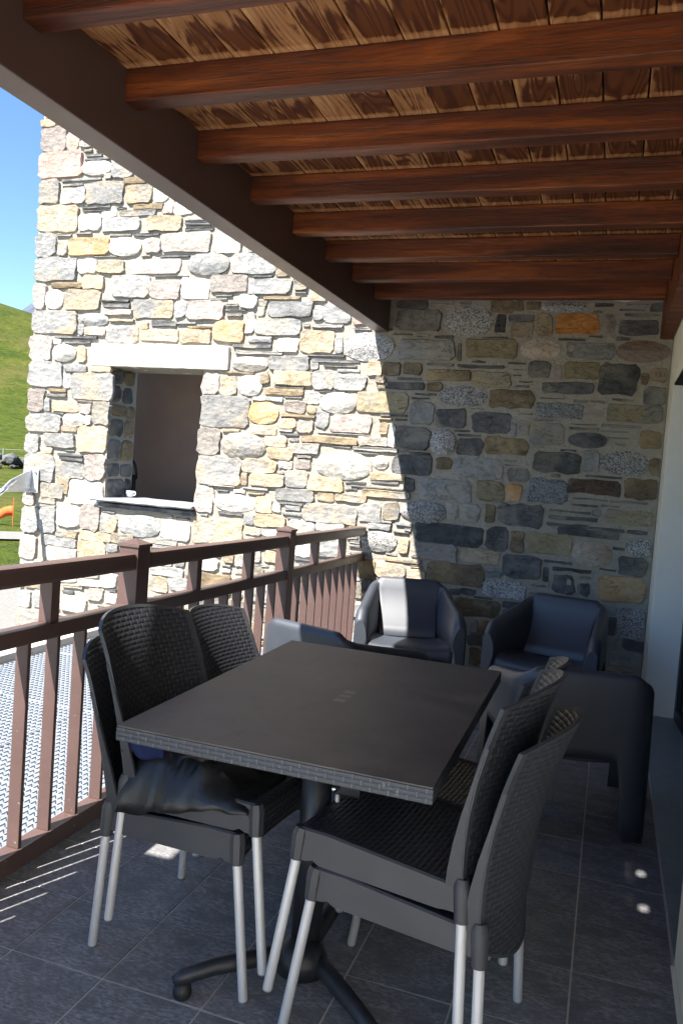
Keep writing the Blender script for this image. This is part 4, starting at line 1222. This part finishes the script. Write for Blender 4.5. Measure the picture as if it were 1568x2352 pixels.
# ------------------------------------------------------------------ dining table
dt = thing('dining_table', 'square edged dark table with a dusty top and woven look rim', 'table', (-0.721, 2.287, 0), R(0.2))
bm = bmesh.new()
TX, TY = 0.405, 0.583
box(bm, -TX, TX, -TY, TY, 0.7365, 0.7415, 0.0015)
obj('tabletop', bm, 'tabletop', dt)
bm = bmesh.new()
uvl = bm.loops.layers.uv.new('UVMap')
c4_ = [(-TX, -TY), (TX, -TY), (TX, TY), (-TX, TY)]
per = 0.0
zl = [0.700, 0.703, 0.7362]
def prof_off(z):
    return -0.004 if z < 0.702 else 0.001
for k in range(4):
    (x0, y0), (x1, y1) = c4_[k], c4_[(k + 1) % 4]
    L = math.hypot(x1 - x0, y1 - y0)
    for z0, z1 in ((0.700, 0.703), (0.703, 0.7362)):
        def P(x, y, z):
            s = 1 + prof_off(z) / 0.5
            return bm.verts.new((x * s, y * s, z))
        f = bm.faces.new((P(x0, y0, z0), P(x1, y1, z0), P(x1, y1, z1), P(x0, y0, z1)))
        for lp, uv in zip(f.loops, ((per, z0), (per + L, z0), (per + L, z1), (per, z1))):
            lp[uvl].uv = uv
    per += L
f = bm.faces.new([bm.verts.new((x * 0.99, y * 0.99, 0.7005)) for x, y in c4_])
bmesh.ops.remove_doubles(bm, verts=bm.verts, dist=0.0002)
obj('rim', bm, 'weave_rim', dt)
bm = bmesh.new()
for k in range(3):
    y = -0.073 + 0.0475 * k
    q = [bm.verts.new(p) for p in ((-0.003, y - 0.015, 0.742), (0.032, y - 0.018, 0.742), (0.034, y + 0.013, 0.742), (-0.001, y + 0.016, 0.742))]
    bm.faces.new(q)
obj('inlaid_mark', bm, 'mark', dt)
for cy, sg in ((-0.255, -1), (0.255, 1)):
    bm = bmesh.new()
    tube(bm, [(0.025, cy, 0.10), (0.025, cy, 0.70)], 0.042, 28)
    obj('column', bm, 'base_metal', dt, True)
    bm = bmesh.new()
    tube(bm, [(0.025, cy - 0.02 * sg * -1, 0.045), (0.025, cy + 0.02 * sg, 0.075), (0.025, cy + 0.0 * sg, 0.112)], [0.072, 0.075, 0.05], 28)
    obj('hub', bm, 'base_metal', dt, True)
    for sx_ in (-1, 1):
        ft = None
        bm = bmesh.new()
        pts = [(0.025 + sx_ * 0.02, cy, 0.075), (0.025 + sx_ * 0.10, cy + sg * 0.075, 0.078), (0.025 + sx_ * 0.20, cy + sg * 0.155, 0.070), (0.025 + sx_ * 0.265, cy + sg * 0.205, 0.055), (0.025 + sx_ * 0.285, cy + sg * 0.222, 0.045)]
        tube(bm, pts, [0.024, 0.024, 0.0215, 0.021, 0.013], 16)
        for v in bm.verts:
            pass
        ft = obj('foot', bm, 'base_metal', dt, True)
        bm = bmesh.new()
        fx, fy = pts[3][0], pts[3][1]
        tube(bm, [(fx, fy, 0.0), (fx, fy, 0.012), (fx, fy, 0.04)], [0.022, 0.026, 0.020], 16)
        obj('glide', bm, 'black_plastic', ft, True)
    bxo('top_plate', 'base_metal', dt, -0.12, 0.17, cy - 0.035, cy + 0.035, 0.688, 0.6995, 0.003)
bm = bmesh.new()
tube(bm, [(0.025, -0.22, 0.078), (0.025, 0.22, 0.078)], 0.024, 16)
obj('cross_bar', bm, 'base_metal', dt, True)
bm = bmesh.new()
box(bm, 0.075, 0.155, -0.275, -0.255, 0.545, 0.605, 0.006)
lv = obj('tilt_lever', bm, 'base_metal', dt)
bm = bmesh.new()
bmesh.ops.create_uvsphere(bm, u_segments=12, v_segments=8, radius=0.010)
bm.transform(Matrix.Translation((0.085, -0.285, 0.565)))
obj('knob', bm, 'chrome', lv, True)
bm = bmesh.new()
tube(bm, [(0.088, -0.265, 0.56), (0.092, -0.262, 0.47)], 0.007, 8)
obj('lever_rod', bm, 'aluminium', lv, True)

# ------------------------------------------------------------------ woven dining chair
def uv_grid(bm, g, uv, lay):
    fs = []
    for i in range(len(g) - 1):
        for j in range(len(g[0]) - 1):
            ids = ((i, j), (i + 1, j), (i + 1, j + 1), (i, j + 1))
            f = bm.faces.new([g[a][b] for a, b in ids])
            for lp, (a, b) in zip(f.loops, ids):
                lp[lay].uv = uv[a][b]
            fs.append(f)
    return fs

def back_pt(u, v):
    zb = 0.292 + 0.068 * u * u
    zt = 0.832 + 0.038 * (1 - abs(u) ** 2.2)
    z = zb + (zt - zb) * v
    t_ = max(0.0, (z - 0.42) / 0.44)
    hw = 0.200 + 0.022 * math.sin(min(1, max(0, (z - 0.33) / 0.45)) * math.pi * 0.75)
    cx = -0.212 + 0.004 * t_ - 0.094 * t_ * t_
    bul = 0.062 + 0.012 * t_
    if z < 0.42:
        bul *= 0.85
    return Vector((cx - bul * (1 - u * u), u * hw, z)), u * hw, z

def seat_z(x, y):
    t_ = (x + 0.2) / 0.41
    z = 0.408 + 0.030 * min(1, t_ * 1.25) - 0.011 * (1 - (y / 0.21) ** 2) * (1 - max(0, t_ - 0.7) * 2)
    return z

def make_chair(label, loc, rz):
    t = thing('dining_chair', label, 'chair', loc, rz, 'woven look dining chairs round the table')
    # backrest: curved shell with a rounded lower end and an arched top
    bm = bmesh.new()
    lay = bm.loops.layers.uv.new('UVMap')
    NU, NV = 18, 16
    fr, bk, uf = [], [], []
    for i in range(NU + 1):
        u = -1 + 2 * i / NU
        a, b, c = [], [], []
        for j in range(NV + 1):
            p, su, sv = back_pt(u, j / NV)
            n = Vector((1, -0.42 * u, 0.16)).normalized()
            a.append(bm.verts.new(p + n * 0.0035))
            b.append(bm.verts.new(p - n * 0.0035))
            c.append((su * 1.05, sv))
        fr.append(a); bk.append(b); uf.append(c)
    uv_grid(bm, fr, uf, lay)
    uv_grid(bm, bk, uf, lay)
    o = obj('backrest', bm, 'weave', t, True)
    # plain rim round the shell
    bm = bmesh.new()
    loop = [(i, 0) for i in range(NU)] + [(NU, j) for j in range(NV)] + [(i, NV) for i in range(NU, 0, -1)] + [(0, j) for j in range(NV, 0, -1)]
    ra, rb, rc, rd = [], [], [], []
    def bp(i, j, inset=0.0):
        u = -1 + 2 * i / NU
        v = j / NV
        p, _, _ = back_pt(u * (1 - inset * 2.2), max(0.0, min(1.0, 0.5 + (v - 0.5) * (1 - inset))))
        return p, Vector((1, -0.42 * u, 0.16)).normalized()
    loops = []
    for off, ins in ((0.0044, 0.024), (0.0052, 0.0), (-0.0052, 0.0), (-0.0044, 0.024)):
        r_ = []
        for i, j in loop:
            p, n = bp(i, j, ins)
            if ins == 0.0:
                q, _ = bp(i, j, 0.03)
                d = (p - q)
                p = p + d.normalized() * 0.003
            r_.append(bm.verts.new(p + n * off))
        loops.append(r_)
    L = len(loop)
    for a_, b_ in zip(loops[:-1], loops[1:]):
        for k in range(L):
            bm.faces.new((a_[k], a_[(k + 1) % L], b_[(k + 1) % L], b_[k]))
    # flat strip tapering up both side edges from the leg sockets
    for sy in (-1, 1):
        gs = []
        for zz_, ww_ in ((0.405, 0.042), (0.45, 0.037), (0.51, 0.029), (0.58, 0.020), (0.66, 0.012), (0.74, 0.007)):
            p_, su_, sv_ = back_pt(sy, (zz_ - 0.36) / 0.472)
            gs.append([bm.verts.new((p_.x + d_, su_ + sy * e_, zz_)) for d_, e_ in ((-0.006, -0.004), (-0.006, 0.0042), (ww_ - 0.006, 0.0042), (ww_ - 0.006, -0.004), (-0.006, -0.004))])
        grid_faces(bm, gs)
    autosmooth(obj('back_rim', bm, 'chair_plastic', t), 35)
    # seat: woven top running over the front
    bm = bmesh.new()
    lay = bm.loops.layers.uv.new('UVMap')
    g_, uvs = [], []
    NY = 14
    for j in range(NY + 1):
        y = -0.200 + 0.400 * j / NY
        row, ur = [], []
        s_ = 0.0
        prev = None
        arch = 0.362 + 0.026 * (1 - (abs(y) / 0.2) ** 4)
        pts = [(x, seat_z(x, y)) for x in [-0.215 + 0.418 * k / 12 for k in range(13)]]
        zf = seat_z(0.203, y)
        pts += [(0.213, zf - 0.004), (0.218, zf - 0.014), (0.220, (zf + arch) / 2 - 0.006), (0.221, arch)]
        for x, z in pts:
            if prev:
                s_ += math.hypot(x - prev[0], z - prev[1])
            prev = (x, z)
            row.append(bm.verts.new((x, y, z)))
            ur.append((y, s_))
        g_.append(row); uvs.append(ur)
    uv_grid(bm, g_, uvs, lay)
    obj('seat', bm, 'weave', t, True)
    # plain side aprons, each with its leg sockets
    for sy in (-1, 1):
        bm = bmesh.new()
        ga = []
        for k in range(25):
            x = -0.215 + 0.432 * k / 24
            zt = seat_z(min(x, 0.203), 0.2) + 0.003 - (0.006 if x > 0.208 else 0)
            if x > 0.15:
                q = min(1, (x - 0.15) / 0.03)
                zb = 0.356 + 0.018 * math.sin(q * math.pi) * 0.5 + 0.004 * q
            elif x < -0.17:
                zb = 0.348
            else:
                zb = 0.345 + 0.012 * (x + 0.17) / 0.32
            ga.append([bm.verts.new((x, sy * 0.190, zt - 0.002)), bm.verts.new((x, sy * 0.2035, zt)), bm.verts.new((x, sy * 0.2085, zt - 0.005)), bm.verts.new((x, sy * 0.2115, zb)), bm.verts.new((x, sy * 0.205, zb))])
        grid_faces(bm, ga)
        ap = autosmooth(obj('side_apron', bm, 'chair_plastic', t), 35)
        bm = bmesh.new()
        tube(bm, [(0.203, sy * 0.196, 0.437), (0.206, sy * 0.198, 0.42), (0.210, sy * 0.201, 0.357)], [0.018, 0.0225, 0.0195], 8)
        autosmooth(obj('front_socket', bm, 'chair_plastic', ap), 35)
        bm = bmesh.new()
        tube(bm, [(-0.2145, sy * 0.2040, 0.430), (-0.2145, sy * 0.2040, 0.418), (-0.216, sy * 0.204, 0.408), (-0.221, sy * 0.207, 0.330)], [0.015, 0.0195, 0.0215, 0.0185], 16)
        autosmooth(obj('rear_socket', bm, 'chair_plastic', ap), 35)
    for sx_, sy in ((1, -1), (1, 1), (-1, -1), (-1, 1)):
        bm = bmesh.new()
        if sx_ > 0:
            p0, p1 = (0.210, sy * 0.201, 0.365), (0.262, sy * 0.212, 0.004)
        else:
            p0, p1 = (-0.2205, sy * 0.207, 0.34), (-0.238, sy * 0.220, 0.004)
        tube(bm, [p0, p1], 0.0128, 18)
        lg = obj('leg', bm, 'aluminium', t, True)
        autosmooth(lg, 50)
        bm = bmesh.new()
        d = (Vector(p1) - Vector(p0)).normalized()
        tube(bm, [Vector(p1) - d * 0.002, Vector(p1) + d * 0.004], 0.0118, 14)
        obj('leg_cap', bm, 'sill_alu', lg, True)
    return t

LZ = R(-5.0)
ch = make_chair('lower chair of the pair stacked on the railing side of the table', (-1.047, 2.110, 0), LZ)
def put(label, x, y, z, rz):
    c = copy_tree(ch)
    c.location = (x, y, z)
    c.rotation_euler = (0, 0, rz)
    c['label'] = label
    return c
put('upper chair of the railing side pair, with the black jacket on its seat', -0.997, 2.109, 0.090, LZ)
put('single woven chair beside the railing, next along from the stacked pair', -1.052, 2.735, 0, R(0.5))
RZ_ = R(180 - 6.5)
put('lower chair of the stacked pair on the house side of the table', -0.385, 2.000, 0, RZ_)
put('upper chair of the stacked pair on the house side of the table', -0.433, 2.005, 0.090, RZ_)
put('single woven chair on the house side, mostly hidden behind the stacked pair', -0.443, 2.595, 0, RZ_)

# worn chairs: the backs give a little, each side of the table its own way
def flex(c, deg):
    for k in c.children:
        if k.name.startswith('back'):
            m_ = Matrix.Translation((-0.214, 0, 0.42)) @ Matrix.Rotation(R(deg), 4, 'Y') @ Matrix.Translation((0.214, 0, -0.42))
            k.matrix_local = m_
for o in [o for o in col.objects if o.name.startswith('dining_chair')]:
    flex(o, -5.5 if o.location.x < -0.8 else 2.0)

# crumpled black jacket on the upper left chair
jk = thing('black_jacket', 'crumpled black leather jacket lying on the upper woven chair under the table', 'jacket', (-1.05, 2.03, 0.52))
bm = bmesh.new()
gv = []
NJ = 46
for i in range(NJ + 1):
    row = []
    for j in range(NJ + 1):
        a, b = i / NJ, j / NJ
        x = -0.185 + 0.41 * a
        y = -0.148 + 0.32 * b
        edge = min(a, 1 - a, b * 1.4, 1 - b) * 4
        hgt = 0.088 * min(1, max(0, edge)) ** 0.6 * (1 - 0.85 * a)
        q = Vector((x * 4.2 + 2.1, y * 3.6 - x * 2.6, 1.3))
        c1 = (1 - min(1.0, abs(noise.noise(q * 1.1)) * 3.2)) ** 2
        c2 = (1 - min(1.0, abs(noise.noise(q * 2.4 + Vector((4, 1, 0)))) * 3.0)) ** 2
        z = 0.006 + hgt * 0.95 + min(1, max(0, edge)) * (0.030 * c1 + 0.013 * c2) + 0.004 * noise.noise(q * 5)
        yy = y + 0.022 * noise.noise(q * 1.4 + Vector((7, 2, 0)))
        if b < 0.18:
            # falls over the near edge of the seat
            k = (0.18 - b) / 0.18
            hang = 0.085 * max(0.0, 1 - 1.25 * a) ** 0.8 + 0.03 * max(0, noise.noise(Vector((a * 4.2 + 0.9, 2, 0)))) + 0.010
            z -= k * (hang + 0.01)
            yy -= 0.014 * math.sin(k * 2.4) + 0.016 * noise.noise(Vector((a * 9, k * 0.6, 1)))
        row.append(bm.verts.new((x + 0.014 * noise.noise(q * 2), yy, z)))
    gv.append(row)
grid_faces(bm, gv)
body_ = obj('leather_body', bm, 'leather', jk, True)
md = body_.modifiers.new('thick', 'SOLIDIFY'); md.thickness = 0.004
bm = bmesh.new()
gv = []
for i in range(12):
    gv.append([bm.verts.new((-0.19 + 0.0125 * i, -0.125 + 0.010 * math.sin(i * 0.9 + j * 0.5), 0.065 + 0.014 * j + 0.006 * math.sin(i * 0.7))) for j in range(7)])
grid_faces(bm, gv)
ln = obj('lining', bm, 'navy_cloth', jk, True)
md = ln.modifiers.new('thick', 'SOLIDIFY'); md.thickness = 0.004

# ------------------------------------------------------------------ moulded tub chairs
def tub_plan(n):
    # U-shaped plan open to +x, arms splayed: right arm front, round the back, left arm front
    HF, HB, xf, xr, rc = 0.355, 0.288, 0.300, -0.290, 0.115
    def corner(sgn):
        a = Vector((xf, sgn * HF, 0)); c = Vector((xr, sgn * HB, 0)); e = Vector((xr, 0, 0))
        d0 = (a - c).normalized(); d1 = (e - c).normalized()
        return a, c + d0 * rc, c, c + d1 * rc
    a, p0, c, p1 = corner(-1)
    pts = [a.lerp(p0, k / 14) for k in range(14)]
    pts += [(p0 * (1 - t) ** 2 + c * 2 * t * (1 - t) + p1 * t * t) for t in [k / 10 for k in range(10)]]
    q0 = Vector((p1.x, -p1.y, 0))
    pts += [p1.lerp(q0, k / 20) for k in range(20)]
    pts += [Vector((p.x, -p.y, 0)) for p in pts[:25][::-1]] if False else []
    half = [a.lerp(p0, k / 14) for k in range(14)] + [(p0 * (1 - t) ** 2 + c * 2 * t * (1 - t) + p1 * t * t) for t in [k / 10 for k in range(10)]]
    pts = half + [p1.lerp(q0, k / 20) for k in range(21)] + [Vector((p.x, -p.y, 0)) for p in half[::-1]]
    nr = []
    for k in range(len(pts)):
        d = (pts[min(k + 1, len(pts) - 1)] - pts[max(k - 1, 0)]).normalized()
        nr.append(Vector((d.y, -d.x, 0)))
    # normals point outwards
    if nr[0].y > 0:
        nr = [-v for v in nr]
    return pts, nr

def sstep(a, b, x):
    t = max(0.0, min(1.0, (x - a) / (b - a)))
    return t * t * (3 - 2 * t)

def make_tub(label, loc, rz):
    t = thing('tub_armchair', label, 'armchair', loc, rz, 'moulded tub armchairs on the terrace')
    bm = bmesh.new()
    pts, nr = tub_plan(80)
    cols = []
    N = len(pts)
    for i in range(N):
        p, nv = pts[i], nr[i]
        fx = (p.x + 0.29) / 0.59
        lat = abs(p.y)
        # rim: level across the back, falling along the arms, rounded at their ends
        zt = 0.690 - 0.020 * sstep(0.19, 0.27, lat) - 0.125 * (max(0, fx) ** 0.85)
        if fx > 0.84:
            q = (fx - 0.84) / 0.16
            zt -= 0.055 * (1 - math.sqrt(max(0, 1 - q * q)))
        is_back = fx < 0.10
        if is_back:
            m = 0.335 if lat < 0.145 else (0.335 - 0.33 * sstep(0.145, 0.180, lat) if lat < 0.180 else 0.005)
        else:
            m = 0.335 * (sstep(0.19, 0.24, fx) * (1 - sstep(0.78, 0.83, fx))) + 0.005
        colv = []
        def lean(z):
            return -0.050 * (z / 0.69) * max(0, 1 - fx * 1.2)
        for k in range(8):
            z = m + (zt - 0.035 - m) * k / 7
            ins = 0.022 * (z / 0.69) ** 1.5 * (1 - 0.7 * min(1, fx))
            colv.append((p.x - nv.x * ins + lean(z), p.y - nv.y * ins, z))
        i0 = 0.022 * (1 - 0.7 * min(1, fx))
        for o_, dz in ((0.003, -0.020), (0.010, -0.008), (0.022, -0.001), (0.036, 0.0), (0.050, -0.006), (0.060, -0.020)):
            colv.append((p.x - nv.x * (o_ + i0) + lean(zt), p.y - nv.y * (o_ + i0), zt + dz))
        zi = 0.33
        for k in range(1, 7):
            f = k / 6
            z = zt - 0.020 + (zi - zt + 0.020) * f
            ii = i0 + 0.060 + 0.026 * f + 0.012 * math.sin(f * math.pi)
            ex = 0.165 * f ** 2.2 * max(0, 1 - fx * 1.6)
            colv.append((p.x - nv.x * ii + lean(z) + ex, p.y - nv.y * ii, z))
        cols.append([bm.verts.new(v) for v in colv])
    grid_faces(bm, cols)
    # rounded front ends of the two arms: each a closed cap
    for c in (cols[0], cols[-1]):
        n = len(c)
        sg = -1 if c[0].co.y < 0 else 1
        mid = sum((v.co for v in c[4:]), Vector()) / (n - 4)
        r1 = []
        for k in range(n):
            q = c[k].co.lerp(Vector((c[k].co.x, mid.y, c[k].co.z)), 0.22)
            r1.append(bm.verts.new((q.x + 0.016, q.y, q.z - (0.008 if 7 < k < 14 else 0))))
        for k in range(n - 1):
            bm.faces.new((c[k], c[k + 1], r1[k + 1], r1[k]))
        low = bm.verts.new((r1[0].co.x, r1[0].co.y - sg * 0.075, r1[0].co.z))
        low2 = bm.verts.new((r1[0].co.x, r1[-1].co.y, 0.24))
        ring_ = r1 + [low2, low]
        bm.faces.new(ring_)
    sh = obj('shell', bm, 'tub_plastic', t, True)
    autosmooth(sh, 50)
    md = sh.modifiers.new('thick', 'SOLIDIFY')
    md.thickness = 0.010
    md.offset = -1
    # seat with a rounded front lip and an apron below it
    bm = bmesh.new()
    g_ = []
    NYS = 16
    for j in range(NYS + 1):
        f = -1 + 2 * j / NYS
        row = []
        for x, z, hw in ((-0.235, 0.322, 0.20), (-0.12, 0.326, 0.225), (0.0, 0.334, 0.240), (0.12, 0.342, 0.254), (0.22, 0.346, 0.268), (0.272, 0.343, 0.277), (0.300, 0.330, 0.282), (0.310, 0.305, 0.284), (0.308, 0.24, 0.284), (0.304, 0.21, 0.284)):
            zz = z
            if z < 0.22:
                zz = 0.262 - 0.03 * abs(f) ** 3
            if z > 0.315:
                zz = z - 0.010 * (1 - f * f) + 0.022 * abs(f) ** 6
            row.append(bm.verts.new((x, f * hw, zz)))
        g_.append(row)
    grid_faces(bm, g_)
    st = obj('seat', bm, 'tub_plastic', t, True)
    md = st.modifiers.new('thick', 'SOLIDIFY')
    md.thickness = 0.012
    # glides
    for gx, gy in ((0.275, -0.335), (0.275, 0.335), (-0.262, -0.262), (-0.262, 0.262)):
        bm = bmesh.new()
        tube(bm, [(gx, gy, 0.0), (gx, gy, 0.010)], 0.012, 10)
        obj('glide', bm, 'black_plastic', t)
    return t

tb = make_tub('tub armchair against the stone wall, half in sun', (-1.20, 5.13, 0), R(-74))
def put_tub(label, x, y, rz):
    c = copy_tree(tb)
    c.location = (x, y, 0)
    c.rotation_euler = (0, 0, rz)
    c['label'] = label
put_tub('tub armchair in full shade against the stone wall, nearest the patio door', -0.27, 5.13, R(-101))
put_tub('tub armchair seen from behind, standing past the house side dining chairs', -0.092, 3.60, R(90 + 13))
put_tub('tub armchair seen from behind by the railing, past the far end of the table', -1.185, 3.70, R(90 - 20))
